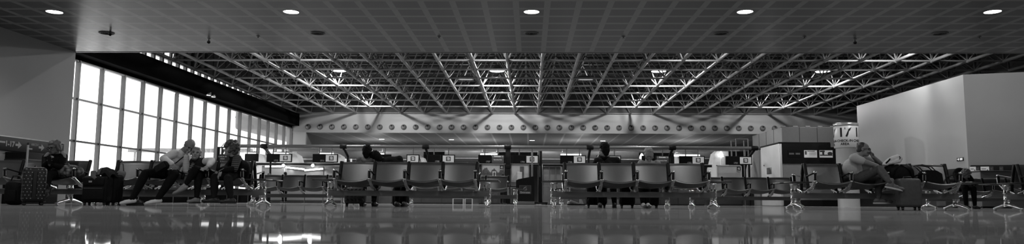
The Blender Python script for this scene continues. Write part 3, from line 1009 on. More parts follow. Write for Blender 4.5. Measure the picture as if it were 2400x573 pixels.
# lit strips and two spot bulbs on the panels by the windows
M_tube = mat('tube_glow', 0.9, 0.5, var=0, emit=6.0)
for i, (a, b_, ya, yb, lab) in enumerate(((670, 713, 393, 397.5, 'left glowing strip light on the bright panels'), (714, 757, 400, 396.5, 'right glowing strip light on the bright panels'), (622, 660, 391, 391, 'glowing strip light beside the window end of the panels'))):
    pa, pb = at(a, ya, DY - 0.12), at(b_, yb, DY - 0.12)
    t = thing('strip_light', lab, 'strip light', (pa.x, DY - 0.14, pa.z), 0, 'strip lights on the bright panels')
    q = pb - pa
    MB().tube([(0, 0, 0), (q.x, 0, q.z)], 0.045, 8, 0).build('tube', M_tube, t)
    MB().tube([(0, 0.06, 0.0), (q.x, 0.06, q.z)], 0.06, 8).build('backing', M_steel, t)
    area_light('strip_beam', (pa.x + q.x / 2, DY - 0.2, pa.z - 0.02), 1.5, 1.0, 0.06, rot=(0.3, 0, 0))
for px, lab in ((664, 'bright bulb over the left bright panel'), (733, 'bright bulb over the right bright panel')):
    p = at(px, 388.5, DY - 0.45)
    t = thing('spot_bulb', lab, 'spotlight', tuple(p), 0, 'two bright bulbs')
    MB().ell((0, 0, 0), (0.085, 0.075, 0.075)).build('bulb', mat('bulb_glow', 0.9, 0.5, var=0, emit=45.0), t)
    MB().tube([(0, 0.05, 0.05), (0, 0.28, 0.10)], 0.03, 8).build('arm', M_steel, t)
    point_light('bulb_beam', (p.x, p.y - 0.16, p.z - 0.05), 4, 0.1)

# linear lamps above the desks
for i, (a, b_, py) in enumerate(((560, 600, 360.5), (640, 676, 361), (748, 782, 361.5), (868, 900, 362), (1126, 1168, 362.5), (1314, 1362, 363.5), (1580, 1640, 365))):
    y = DY + 1.6
    pa, pb = at(a, py, y), at(b_, py, y)
    t = thing('desk_lamp_bar', 'glowing lamp bar above the desks, %s' % ('nearest the windows', 'above the first lit monitor', 'above the second lit monitor', 'above the sleeping couple', 'above the airline monitor and beach poster', 'right of the tall black stand', 'above desk number 1702')[i], 'lamp', (pa.x, y, pa.z), 0, 'lamp bars over the desks')
    L = pb.x - pa.x
    MB().span((0, -0.07, -0.06), (L, 0.07, 0.05), 0, 0.02).build('diffuser', mat('bar_glow', 0.9, 0.5, var=0, emit=3.0), t)
    MB().span((-0.03, -0.09, 0.05), (L + 0.03, 0.09, 0.12), 0, 0.01).build('housing', M_steel, t)
    for xx in (0.1, L - 0.1):
        MB().tube([(xx, 0, 0.1), (xx, 0, REC_Z - pa.z if y > BACK else 0.42)], 0.015, 6).build('hanger', M_pipe, t)
    area_light('bar_beam', ((pa.x + pb.x) / 2, y, pa.z - 0.09), 35, L, 0.12)
    area_light('bar_uplight', ((pa.x + pb.x) / 2, y, pa.z + 0.16), 14, L, 0.12, rot=(PI, 0, 0))  # added upward light that lifts the recess ceiling

# pale hoods of the baggage line behind the desks
M_hood = mat('hood_white', 0.55, 0.4, var=0.04)
M_belt = mat('belt_dark', 0.02, 0.5)
def hood(px0, px1, lab, y=46.0, top=357, flip=1):
    a, b_ = at(px0, 386, y), at(px1, top, y)
    w_, h_ = abs(b_.x - a.x), b_.z - 1.3
    t = thing('baggage_hood', lab, 'machine hood', ((a.x + b_.x) / 2, y, 0), 0, 'pale hoods of the baggage line')
    pr = [(-w_ / 2, 1.3), (w_ / 2, 1.3), (w_ / 2, 2.2), (w_ / 2 - 0.25, 2.2 + (h_ - 0.9) * 0.8), (w_ / 2 - 0.55, 1.3 + h_), (-w_ / 2, 1.3 + h_)]
    if flip < 0:
        pr = [(-p[0], p[1]) for p in pr][::-1]
    MB().prism(pr, -0.5, 0.6).build('shell', M_hood, t)
    MB().span((-w_ / 2 - 0.2, -0.6, 0), (w_ / 2 + 0.2, 0.7, 1.3), 0, 0.02).build('base', M_deskd, t)
    return t
hood(600, 634, 'pale hood right of the plain black box sign', top=362)
hood(676, 711, 'pale sloped hood between the first two monitor pairs', top=359)
hood(788, 812, 'pale hood left of the sleeping couple', top=361)
hood(985, 1004, 'pale sloped hood left of desk number 1708', top=366)
hood(1662, 1702, 'tall pale rounded hood above the framed poster', top=352, flip=-1)
hood(1755, 1800, 'pale hood beside the kiosk', top=350, flip=-1)
hood(1585, 1606, 'pale hood left of desk number 1702', top=358)
for i, (a, b_, py, lab) in enumerate(((690, 990, 381, 'dark conveyor line behind the left desks'), (1040, 1126, 379, 'dark conveyor line behind the desks left of the beach poster'), (1260, 1500, 381, 'dark conveyor line behind the right desks'), (1640, 1670, 380, 'short dark conveyor by the tall pale hood'))):
    y = 48.5
    p, q = at(a, py, y), at(b_, py, y)
    t = thing('conveyor', lab, 'conveyor', (p.x, y, 0), 0, 'conveyors behind the desks')
    L = q.x - p.x
    MB().span((0, -0.5, p.z - 0.18), (L, 0.6, p.z + 0.12), 0, 0.02).build('belt', M_belt, t)
    MB().span((0, -0.56, p.z + 0.14), (L, -0.48, p.z + 0.22)).build('side_rail', mat('conveyor_rail', 0.5, 0.3, metal=0.5), t)
    MB().span((0, -0.56, p.z - 0.30), (L, -0.48, p.z - 0.22)).build('side_rail', MATS['conveyor_rail'], t)
    MB().span((0, 0.4, p.z + 0.3), (L, 0.6, p.z + 0.75), 0, 0.02).build('hood_plate', M_pan2, t)
    n_ = max(2, int(L / 1.5))
    for k in range(n_ + 1):
        xx = 0.05 + (L - 0.1) * k / n_
        MB().span((xx - 0.05, -0.1, 0), (xx + 0.05, 0.1, p.z - 0.15)).build('leg', M_deskd, t)
for i, (py, y, lab) in enumerate(((352.5, 45.0, 'thin pale cable tray under the pipe behind the desks'), (357, 50.0, 'lower thin cable tray farther behind the desks'))):
    z = wz(py, 0, y)
    x0, x1 = LX + 0.6, 13.0
    t = thing('cable_tray', lab, 'cable tray', (0, y, z), 0, 'cable trays')
    MB().span((x0, -0.12, -0.02), (x1, 0.12, 0.03)).span((x0, -0.12, 0.03), (x1, -0.1, 0.09)).build('tray', M_pipe, t)

# posters
def poster_mat(name, seed):
    m = mat(name, 0.3, 0.35)
    return m
M_sky_p = mat('poster_sky', 0.34, 0.4, var=0.1, scale=2)
M_tree_p = mat('poster_trees', 0.06, 0.5, var=0.4, scale=8)
M_sand_p = mat('poster_sand', 0.5, 0.5)
def poster(pa, pb, ya, yb, lab, kind, y=DY - 0.24):
    a, b_ = at(pa, yb, y), at(pb, ya, y)
    w_, h_ = b_.x - a.x, b_.z - a.z
    t = thing('poster', lab, 'poster', ((a.x + b_.x) / 2, y, a.z), 0)
    fr_ = MB()
    for (p, q) in (((-w_ / 2, -0.03, 0), (-w_ / 2 + 0.05, 0.02, h_)), ((w_ / 2 - 0.05, -0.03, 0), (w_ / 2, 0.02, h_)), ((-w_ / 2, -0.03, 0), (w_ / 2, 0.02, 0.05)), ((-w_ / 2, -0.03, h_ - 0.05), (w_ / 2, 0.02, h_))):
        fr_.span(p, q)
    fr_.build('frame', M_hood if kind == 'people' else M_steel, t)
    MB().span((-w_ / 2 + 0.04, -0.012, 0.03), (w_ / 2 - 0.04, 0.01, h_ - 0.03)).build('sheet', M_sky_p, t)
    rnd = random.Random(len(lab))
    if kind == 'beach':
        k = MB()
        for i in range(26):
            u = -w_ / 2 + 0.12 + (w_ - 0.24) * i / 25
            hh = 0.10 + 0.10 * rnd.random() + 0.10 * math.sin(i * 0.55)
            k.ell((u, -0.014, h_ * 0.46 + hh * 0.4), (0.09, 0.006, 0.10 + hh), 10, 6)
        k.build('tree_line', M_tree_p, t)
        k = MB().span((-0.02, -0.03, h_ * 0.42), (0.02, -0.022, h_ * 0.62)).span((0.12, -0.03, h_ * 0.42), (0.16, -0.022, h_ * 0.62)).span((-0.03, -0.03, h_ * 0.62), (0.17, -0.022, h_ * 0.66))
        k.build('white_arch', M_sand_p, t)
        MB().span((-w_ / 2 + 0.05, -0.02, h_ * 0.28), (w_ / 2 - 0.05, -0.012, h_ * 0.44)).build('lawn', M_tree_p, t)
        MB().span((-w_ / 2 + 0.05, -0.024, h_ * 0.24), (-0.05, -0.016, h_ * 0.34)).build('terrace', M_sand_p, t)
    elif kind == 'table':
        MB().span((-w_ / 2 + 0.05, -0.02, 0.05), (w_ / 2 - 0.05, -0.012, h_ * 0.3)).build('foreground', M_tree_p, t)
        MB().span((0.0, -0.02, h_ * 0.25), (0.22, -0.014, h_ * 0.9)).build('dark_curtain', M_tree_p, t)
        MB().prism([(-0.16, h_ * 0.36), (0.12, h_ * 0.42), (0.12, h_ * 0.68), (-0.14, h_ * 0.70)], -0.03, -0.02).build('white_card', M_sand_p, t)
        k = MB()
        for i in range(5):
            k.tube([(-0.42 + 0.05 * i, -0.02, h_ * 0.34), (-0.30 + 0.05 * i, -0.02, h_ * 0.56)], 0.014, 6)
        k.build('reed_lines', M_sky_p, t)
    else:
        MB().span((-0.2, -0.022, h_ * 0.05), (w_ / 2 - 0.12, -0.014, h_ * 0.48)).build('dark_photo', M_tree_p, t)
        k = MB()
        for i in range(7):
            k.span((-0.18 + 0.12 * i, -0.03, h_ * 0.3), (-0.13 + 0.12 * i, -0.022, h_ * 0.52))
        k.build('railing', M_sky_p, t)
        k = MB().ell((0.03, -0.03, h_ * 0.26), (0.07, 0.008, 0.10)).ell((0.32, -0.03, h_ * 0.30), (0.09, 0.008, 0.12))
        k.build('printed_face', mat('poster_skin', 0.2, 0.5), t)
        k = MB().ell((0.03, -0.034, h_ * 0.31), (0.085, 0.006, 0.07)).ell((0.32, -0.034, h_ * 0.36), (0.11, 0.006, 0.08))
        k.build('printed_hair', M_tree_p, t)
    if kind != 'table':
        c = MB().span((w_ / 2 - 0.27, -0.03, h_ - 0.36), (w_ / 2 - 0.06, -0.02, h_ - 0.08)).build('logo_plate', M_deskd, t)
        emirate_mark(0.07, M_scrl, c, (w_ / 2 - 0.165, -0.034, h_ - 0.19))
        text_mesh('lettering', 'Emirates', 0.05, M_scrl, c, (w_ / 2 - 0.165, -0.034, h_ - 0.32))
    return t
poster(1128, 1183, 385, 437, 'framed beach and trees poster left of the black post', 'beach')
poster(1196, 1241, 385, 445, 'framed poster behind the podium, partly hidden', 'table')
poster(1680, 1738, 388, 446, 'white-framed poster of two people under the tall pale hood', 'people', y=DY - 0.4)
t = thing('poster_stand', 'dark low stand carrying the white-framed poster', 'stand', (xd(1709, 0.3, DY - 0.2), DY - 0.15, 0))
MB().span((-0.68, -0.1, 0.0), (0.68, 0.2, 0.9), 0, 0.02).build('body', M_desk, t)
MB().span((-0.72, -0.14, 0.0), (0.72, 0.24, 0.06), 0, 0.01).build('plinth', M_black, t)

# podium with the airline crest
py_ = 33.5
px0 = wx(1231, py_, 0.5)
t = thing('podium', 'black slant-topped podium with a pale airline crest', 'podium', (px0, py_, 0))
w_ = (wx(1252.5, py_, 0.5) - wx(1209.5, py_, 0.5)) / 2
zt0, zt1 = wz(424, px0 - w_, py_), wz(414, px0 + w_, py_)
MB().prism([(-w_, 0.15), (w_, 0.15), (w_, zt1), (-w_ + 0.12, zt0 + 0.06), (-w_, zt0)], -0.25, 0.25).build('body', M_blackg, t)
MB().span((-w_, -0.26, 0.0), (w_, 0.26, 0.15), 0, 0.01).build('base', M_pipe, t)
za = (wz(436, px0, py_) + wz(455, px0, py_)) / 2
p_ = MB().span((-0.26, -0.262, za - 0.19), (0.26, -0.252, za + 0.19)).build('crest_panel', M_deskd, t)
fr_ = MB()
for (p, q) in (((-0.26, -0.268, za - 0.19), (0.26, -0.26, za - 0.18)), ((-0.26, -0.268, za + 0.18), (0.26, -0.26, za + 0.19)), ((-0.26, -0.268, za - 0.19), (-0.25, -0.26, za + 0.19)), ((0.25, -0.268, za - 0.19), (0.26, -0.26, za + 0.19))):
    fr_.span(p, q)
fr_.build('crest_border', M_pipe, p_)
emirate_mark(0.11, M_sgn, p_, (0.0, -0.27, za + 0.05))
text_mesh('lettering', 'Emirates', 0.125, M_sgn, p_, (0, -0.266, za - 0.125), bold=0.003)

# tall black stand next to the podium
sy = 34.5
x = wx(1266, sy, 1.0)
zt = wz(355, x, sy)
t = thing('tall_stand', 'tall narrow black stand on a low wheeled base beside the podium', 'stand', (x, sy, 0))
hw = 0.085
MB().span((-hw, -0.12, 0.08), (hw, 0.12, zt), 0, 0.015).build('column', M_blackg, t)
MB().span((hw, -0.09, 0.12), (hw + 0.03, 0.1, zt - 0.6), 0, 0.005).build('edge_strip', M_steel, t)
MB().span((-0.03, -0.13, zt - 1.2), (0.0, -0.118, zt - 0.68)).build('handle', M_steel, t)
MB().span((-0.34, -0.3, 0.05), (0.34, 0.3, 0.12), 0, 0.02).build('base', M_black, t)
for xx in (-0.28, 0.28):
    for yy in (-0.22, 0.22):
        MB().ell((xx, yy, 0.03), (0.03, 0.03, 0.03), 10, 8).build('wheel', M_black, t)
# glass gate with chrome trim right of it
t = thing('glass_gate', 'narrow glass gate in a metal frame right of the tall black stand', 'gate', (wx(1294, 38.5, 1), 38.5, 0))
MB().tube([(-0.5, 0, 0), (-0.5, 0, 1.95), (0.45, 0, 1.95), (0.45, 0, 0)], 0.025, 8).build('frame', M_pipe, t)
MB().span((-0.47, -0.01, 0.2), (0.42, 0.01, 1.9)).build('pane', M_glass, t)
MB().tube([(-0.5, 0, 0.95), (0.45, 0, 0.95)], 0.02, 8).build('crossbar', M_steel, t)
MB().span((-0.55, -0.2, 0.0), (0.5, 0.2, 0.05), 0, 0.01).build('base', M_deskd, t)
t = thing('slim_post', 'slim pale post standing behind the podium', 'post', (wx(1247, 38.0, 1), 38.0, 0))
MB().span((-0.05, -0.05, 0.03), (0.05, 0.05, wz(356, wx(1247, 38.0, 1), 38.0)), 0, 0.01).build('shaft', M_pipe, t)
MB().span((-0.2, -0.2, 0), (0.2, 0.2, 0.03), 0, 0.01).build('base', M_deskd, t)

# two small white lamps glowing over the hoods
for px, py, lab in ((1690, 362, 'white lamp glowing on the tall pale hood'), (1504, 366, 'white lamp glowing just left of the blonde woman')):
    y = 45.2
    p = at(px, py, y)
    t = thing('hood_lamp', lab, 'lamp', tuple(p), 0, 'hood lamps')
    MB().lathe([(0, 0.16), (0.05, 0.13), (0.12, -0.02), (0.15, -0.16), (0.0, -0.17)], 14, caps=False).build('shade', M_tube, t)
    MB().tube([(0, 0.02, -0.16), (0, 0.02, -p.z)], 0.05, 8).build('post', M_hood, t)
for i, px in enumerate((810, 823)):
    y = 41.75
    x = wx(px, y, 2.3)
    t = thing('white_upright', 'slim white upright left of the couple, %s of two' % ('first' if i == 0 else 'second'), 'post', (x, y, 0), 0, 'slim white uprights')
    MB().span((-0.045, -0.04, 0.03), (0.045, 0.04, wz(373, x, y)), 0, 0.008).build('shaft', mat('upright_white', 0.8, 0.4), t)
    MB().span((-0.12, -0.1, 0), (0.12, 0.1, 0.03), 0, 0.008).build('foot_plate', M_deskd, t)
# ------------------------------------------------------------------ kiosk, drum column, signs
ky = 36.0
kx0, kx1 = wx(1833, ky, 1.5), wx(1971, ky, 1.5)
kzt = wz(334.5, kx0, ky)
kd = 2.9
t = thing('service_kiosk', 'big dark kiosk with two lit screens beside the check-in row', 'kiosk', (kx0, ky, 0))
wk = kx1 - kx0
zb = wz(384, kx0, ky)
M_ksteel = mat('kiosk_steel', 0.52, 0.34, metal=0.25, var=0.12, scale=0.8)
MB().span((-0.10, 0.0, 0.0), (0.06, kd, kzt - 0.03), 0, 0.05).build('side_panel', M_ksteel, t)
MB().span((-0.12, -0.02, kzt - 0.05), (wk - 0.45, kd, kzt + 0.02), 0, 0.01).build('roof_edge', M_black, t)
MB().span((0.06, 0.02, 0.0), (wk - 0.02, kd, zb)).build('lower_body', mat('kiosk_grey', 0.17, 0.5, var=0.06), t)
MB().span((0.06, -0.04, zb), (wk - 0.45, kd, kzt - 0.05)).span((wk - 0.45, -0.04, zb), (wk, kd, kzt - 0.22)).build('screen_band', M_blackg, t)
MB().span((0.06, -0.01, 0.0), (wk - 0.05, 0.02, 0.30)).build('plinth', M_black, t)
MB().span((-0.125, kd * 0.42, wz(393, kx0, ky + 1.2) - 0.32), (-0.10, kd * 0.66, wz(393, kx0, ky + 1.2)), 0, 0.004).build('hatch', M_steel, t)
MB().lathe([(0.03, 0), (0.03, 0.03)], 10, o=(-0.11, kd * 0.8, 2.05), rot=Matrix.Rotation(-PI / 2, 4, 'Y')).build('lock', M_deskd, t)
def kscreen(pa, pb, ya, yb, kind):
    a, b_ = at(pa, yb, ky - 0.05), at(pb, ya, ky - 0.05)
    p = MB().span((a.x - kx0, -0.06, a.z), (b_.x - kx0, -0.035, b_.z)).build('screen', mat('kiosk_screen', 0.35, 0.3, var=0.15, scale=5, emit=0.2) if kind else M_off, t)
    w_, h_ = b_.x - a.x, b_.z - a.z
    cx, cz = (a.x + b_.x) / 2 - kx0, (a.z + b_.z) / 2
    k = MB()
    if kind == 1:
        k.span((cx - 0.15, -0.064, cz + h_ * 0.33), (cx + 0.2, -0.058, cz + h_ * 0.43))
        for q in range(3):
            k.span((cx - 0.08, -0.064, cz + h_ * (0.18 - 0.15 * q)), (cx + 0.27, -0.058, cz + h_ * (0.22 - 0.15 * q)))
        k.span((cx - w_ * 0.45, -0.064, cz - h_ * 0.1), (cx - w_ * 0.3, -0.058, cz + h_ * 0.4))
        k.build('page', mat('screen_ink', 0.06, 0.4), p)
    elif kind == 2:
        k.span((cx - w_ * 0.48, -0.064, cz - h_ * 0.25), (cx + w_ * 0.48, -0.058, cz - h_ * 0.1))
        k.ell((cx - w_ * 0.22, -0.062, cz + h_ * 0.12), (0.05, 0.006, 0.13)).ell((cx + w_ * 0.3, -0.062, cz + h_ * 0.05), (0.12, 0.006, 0.08))
        k.span((cx - w_ * 0.48, -0.064, cz + h_ * 0.25), (cx - w_ * 0.1, -0.058, cz + h_ * 0.46))
        k.build('scene', mat('screen_ink', 0.06, 0.4), p)
    else:
        k.span((cx - w_ * 0.42, -0.064, cz - h_ * 0.12), (cx - w_ * 0.04, -0.058, cz + h_ * 0.12)).span((cx + w_ * 0.08, -0.064, cz - h_ * 0.12), (cx + w_ * 0.42, -0.058, cz + h_ * 0.12))
        k.build('icons', mat('screen_dim', 0.05, 0.4, emit=0.02), p)
kscreen(1847, 1877, 353, 369, 0)
kscreen(1885, 1914.5, 353, 370, 1)
kscreen(1921, 1951, 353, 370, 2)

# big grey ribbed enclosure behind the kiosk
ey = 39.4
ex0, ex1 = wx(1835, ey, 2), wx(1960, ey, 2)
ezt = wz(298.5, ex0, ey)
far = 44.6
t = thing('plant_enclosure', 'tall grey panelled enclosure rising behind the dark kiosk', 'enclosure', (ex0, ey, 0))
M_enc = mat('enclosure_grey', 0.15, 0.55, var=0.05)
MB().span((0, 0, 0), (ex1 - ex0, far - ey, ezt), 0, 0.02).build('box', M_enc, t)
for k in range(1, 3):
    MB().span(((ex1 - ex0) * k / 3 - 0.012, -0.012, 0), ((ex1 - ex0) * k / 3 + 0.012, 0.0, ezt)).build('seam', M_deskd, t)
for k in range(5):
    MB().tube([(0.1 + (ex1 - ex0 - 0.2) * k / 4 - 0.12, 0.06, ezt + 0.02), (0.1 + (ex1 - ex0 - 0.2) * k / 4 + 0.12, 0.06, ezt + 0.02)], 0.05, 8).build('lifting_lug', M_enc, t)
for k in range(1, 4):
    MB().span((-0.012, (far - ey) * k / 4 - 0.012, 0), (0.0, (far - ey) * k / 4 + 0.012, ezt)).build('seam', M_deskd, t)

# slim frame of grey tubes beside the enclosure
gy = 43.0
a = at(1715, 385, gy); b_ = at(1753, 326, gy)
t = thing('tube_frame', 'slim frame of grey tubes standing left of the enclosure', 'frame', (a.x, gy, 0))
w_ = b_.x - a.x
for xx, zz in ((0, b_.z - 0.12), (w_ * 0.28, b_.z), (w_ * 0.75, b_.z - 0.1), (w_, b_.z)):
    MB().tube([(xx, 0, 0), (xx, 0, zz)], 0.035, 8).build('upright', M_pipe, t)
MB().tube([(w_ * 0.28, 0, b_.z - 0.02), (w_, 0, b_.z - 0.02)], 0.035, 8).tube([(0, 0, b_.z - 0.15), (w_ * 0.28, 0, b_.z - 0.15)], 0.03, 8).build('top_tube', M_pipe, t)

# round drum column with the area number
dy = 34.6
cx_ = wx(1983.5, dy, 3)
t = thing('drum_column', 'round pale column reading 17 CHECK-IN AREA beside the white wall', 'column', (cx_, dy, 0))
R_ = 0.53
zt = wz(287, cx_, dy - R_)
M_drum = mat('drum_paint', 0.46, 0.35, var=0.06, scale=1)
MB().lathe([(R_ - 0.06, 0), (R_ - 0.06, zt - 1.15), (R_ - 0.02, zt - 1.13)], 40, caps=False).build('shaft', M_drum, t)
MB().lathe([(R_ - 0.02, zt - 1.15), (R_, zt - 1.13), (R_, zt - 0.16), (R_ - 0.01, zt - 0.15)], 40, caps=False).build('sign_drum', M_drum, t)
MB().lathe([(R_ - 0.01, zt - 0.15), (R_ + 0.015, zt - 0.13), (R_ + 0.015, zt - 0.02), (R_ - 0.03, zt), (0, zt)], 40, caps=False).build('top_ring', mat('drum_ring', 0.4, 0.25, metal=0.7), t)
def wrap_text(body, size, z, ang, parent):
    cu = bpy.data.curves.new('lettering', 'FONT'); cu.body = body; cu.size = size; cu.align_x = 'CENTER'; cu.align_y = 'CENTER'; cu.offset = 0.004 if size < 0.3 else 0.014
    tmp = bpy.data.objects.new('tmp', cu); COL.objects.link(tmp)
    me = bpy.data.meshes.new_from_object(tmp.evaluated_get(bpy.context.evaluated_depsgraph_get()))
    bpy.data.objects.remove(tmp); bpy.data.curves.remove(cu)
    for v in me.vertices:
        th = ang + v.co.x / R_
        zz = v.co.y
        rr_ = R_ + 0.006
        v.co = V3((rr_ * math.sin(th), -rr_ * math.cos(th), z + zz))
    me.materials.clear(); me.materials.append(M_black)
    o = bpy.data.objects.new('lettering', me); COL.objects.link(o); o.parent = parent
for ang in (-0.52, 0.86, 2.3, -1.9):
    wrap_text('17', 0.58, zt - 0.47, ang, t)
    wrap_text('CHECK-IN', 0.15, zt - 0.84, ang, t)
    wrap_text('AREA', 0.15, zt - 0.99, ang, t)

# green-style exit plate on the white partition
ye = 29.6
t = thing('exit_plate', 'small exit sign plate on the white wall near its corner', 'sign', (PA[0], ye, wz(374, PA[0], ye)))
MB().span((-0.03, -0.22, -0.07), (0.0, 0.22, 0.07), 0, 0.01).build('plate', M_deskd, t)
MB().span((-0.036, -0.18, -0.04), (-0.03, -0.02, 0.04)).span((-0.036, 0.06, -0.045), (-0.03, 0.1, 0.045)).span((-0.036, 0.04, -0.01), (-0.03, 0.18, 0.015)).build('pictogram', M_scrl, t)

# black advertising rails along the two right-hand walls
t = thing('wall_rail', 'black rail along the foot of the white wall on the right', 'rail', (PA[0] - 0.06, 29.2, 0))
MB().span((-0.12, 0, 0.95), (0.0, 9.2, 1.52), 0, 0.01).build('band', M_black, t)
MB().span((-0.10, 0, 0.0), (0.0, 9.2, 0.94)).build('skirt', M_deskd, t)
t = thing('advertising_rail', 'black advertising rail with pale lit panels along the right-hand wall', 'advertising rail', (0, 0, 0))
MB().span((0.05, -0.16, 1.02), (7.6, -0.01, 1.62), 0, 0.01, mx=mB).build('band', M_black, t)
MB().span((0.05, -0.12, 0.0), (7.6, -0.01, 1.0), mx=mB).build('skirt', M_desk, t)
M_ad = mat('ad_panel', 0.34, 0.4, emit=0.2)
inv = mB.inverted()
def onB(px, yy=None):
    # local x on the angled wall seen in pixel column px
    lo, hi = 0.0, 8.0
    for _ in range(40):
        m_ = (lo + hi) / 2
        if proj(mB @ V3((m_, -0.17, 1.3)))[0] < px: lo = m_
        else: hi = m_
    return lo
for i, (pa, pb, lit) in enumerate(((2263, 2288, 1), (2289.5, 2296, 0), (2299, 2319, 1), (2321, 2329, 0), (2343, 2352, 0), (2374, 2400, 1))):
    a, c = onB(pa), onB(pb)
    p = MB().span((a, -0.18, 1.2), (c, -0.155, 1.56), mx=mB).build('ad_panel', M_ad if lit else mat('ad_panel_dim', 0.07, 0.4), t)
    w_ = c - a
    k = MB()
    for q in range(3):
        k.span((a + w_ * 0.1, -0.186, 1.28 + 0.09 * q), (a + w_ * (0.62 - 0.1 * (q % 2)), -0.178, 1.305 + 0.09 * q), mx=mB)
    if lit:
        k.tube([(a + w_ * 0.78, -0.182, 1.45), (a + w_ * 0.76, -0.182, 1.3), (a + w_ * 0.84, -0.182, 1.27), (a + w_ * 0.9, -0.182, 1.34)], 0.02, 6, mx=mB)
    k.build('print_lines', mat('screen_ink', 0.06, 0.4) if lit else mat('ad_print', 0.2, 0.4), p)

# low grey counters under the rail on the right
for i, (pa, pb, yy, top, lab) in enumerate(((2300, 2372, 24.5, 400, 'low grey counter below the advertising rail'), (2215, 2245, 26.0, 415, 'small grey cabinet at the foot of the white wall'))):
    a, b2 = wx(pa, yy, 0.6), wx(pb, yy, 0.6)
    zt2 = wz(top, a, yy)
    t = thing('low_counter', lab, 'counter', ((a + b2) / 2, yy, 0))
    w_ = (b2 - a) / 2
    MB().span((-w_, 0, 0.06), (w_, 0.6, zt2 - 0.04), 0, 0.015).build('body', M_enc if i == 0 else M_desk, t)
    MB().span((-w_ - 0.03, -0.03, zt2 - 0.04), (w_ + 0.03, 0.63, zt2), 0, 0.01).build('top', M_desk, t)
    MB().span((-w_ + 0.02, 0.02, 0), (w_ - 0.02, 0.55, 0.06)).build('plinth', M_black, t)

# ------------------------------------------------------------------ sign band on the left wall
X = LWX
def yl(px, z):
    lo, hi = 2.0, CEIL_Y
    for _ in range(50):
        m_ = (lo + hi) / 2
        if proj((X + 0.05, m_, z))[0] > px: hi = m_
        else: lo = m_
    return lo
t = thing('direction_sign', 'long black direction sign reading 1-17 with arrows on the left wall', 'sign', (X, 0, 0))
zt, zb = wz(321, X, yl(10, 1.4)), wz(353, X, yl(10, 1.2))
yA, yB = 8.0, 18.2
MB().span((0.0, yA, zb), (0.06, yB, zt), 0, 0.005).build('board', M_black, t)
MB().span((0.0, yA, zt), (0.075, yB, zt + 0.025)).build('top_strip', mat('edge_strip', 0.45, 0.3, metal=0.6), t)
RL = Matrix.Rotation(PI / 2, 4, 'Z') @ Matrix.Rotation(PI / 2, 4, 'X')
zm = (zt + zb) / 2
text_mesh('lettering', '1-17', 0.165, M_sgn, t, (0.062, yl(22, zm), zm + 0.0), RL, bold=0.006, xs=1.0)
MB().span((0.06, yl(4, zm) - 0.12, zm + 0.01), (0.064, yl(4, zm) + 0.09, zm + 0.05)).build('worn_caption', M_sgn, t)
text_mesh('lettering', 'ARCH', 0.085, M_sgn, t, (0.062, yl(80, zm), zm + 0.045), RL, xs=1.1)
MB().span((0.06, yl(69, zm) - 0.1, zm - 0.075), (0.064, yl(69, zm) + 0.09, zm - 0.04)).build('worn_caption', M_sgn, t)
for px in (42, 96):
    y = yl(px, zm)
    MB().prism([(-0.10, -0.025), (-0.01, -0.025), (-0.01, -0.08), (0.10, 0.0), (-0.01, 0.08), (-0.01, 0.025), (-0.10, 0.025)], -0.004, 0.004,
               mx=Matrix.Translation((0.064, y, zm)) @ Matrix.Rotation(PI / 2, 4, 'Z')).build('arrow', M_sgn, t)
t = thing('dark_counter', 'dark built-in counter under the direction sign on the left', 'counter', (X, 0, 0))
MB().span((0.0, yl(16, 1.0), 0.0), (0.5, yl(97, 1.0), zb - 0.03), 0, 0.01).build('body', M_black, t)
MB().span((0.0, yl(16, 1.0) - 0.02, 0.95), (0.54, yl(97, 1.0) + 0.02, 0.99), 0, 0.01).build('shelf', M_deskd, t)
# ------------------------------------------------------------------ people
M_skin = mat('skin', 0.34, 0.5, var=0.06, scale=12, spec=0.35)
M_skin_d = mat('skin_tanned', 0.24, 0.5, var=0.06, scale=12, spec=0.35)
M_lip = mat('lips', 0.14, 0.45)
M_eye = mat('eyes', 0.02, 0.2)

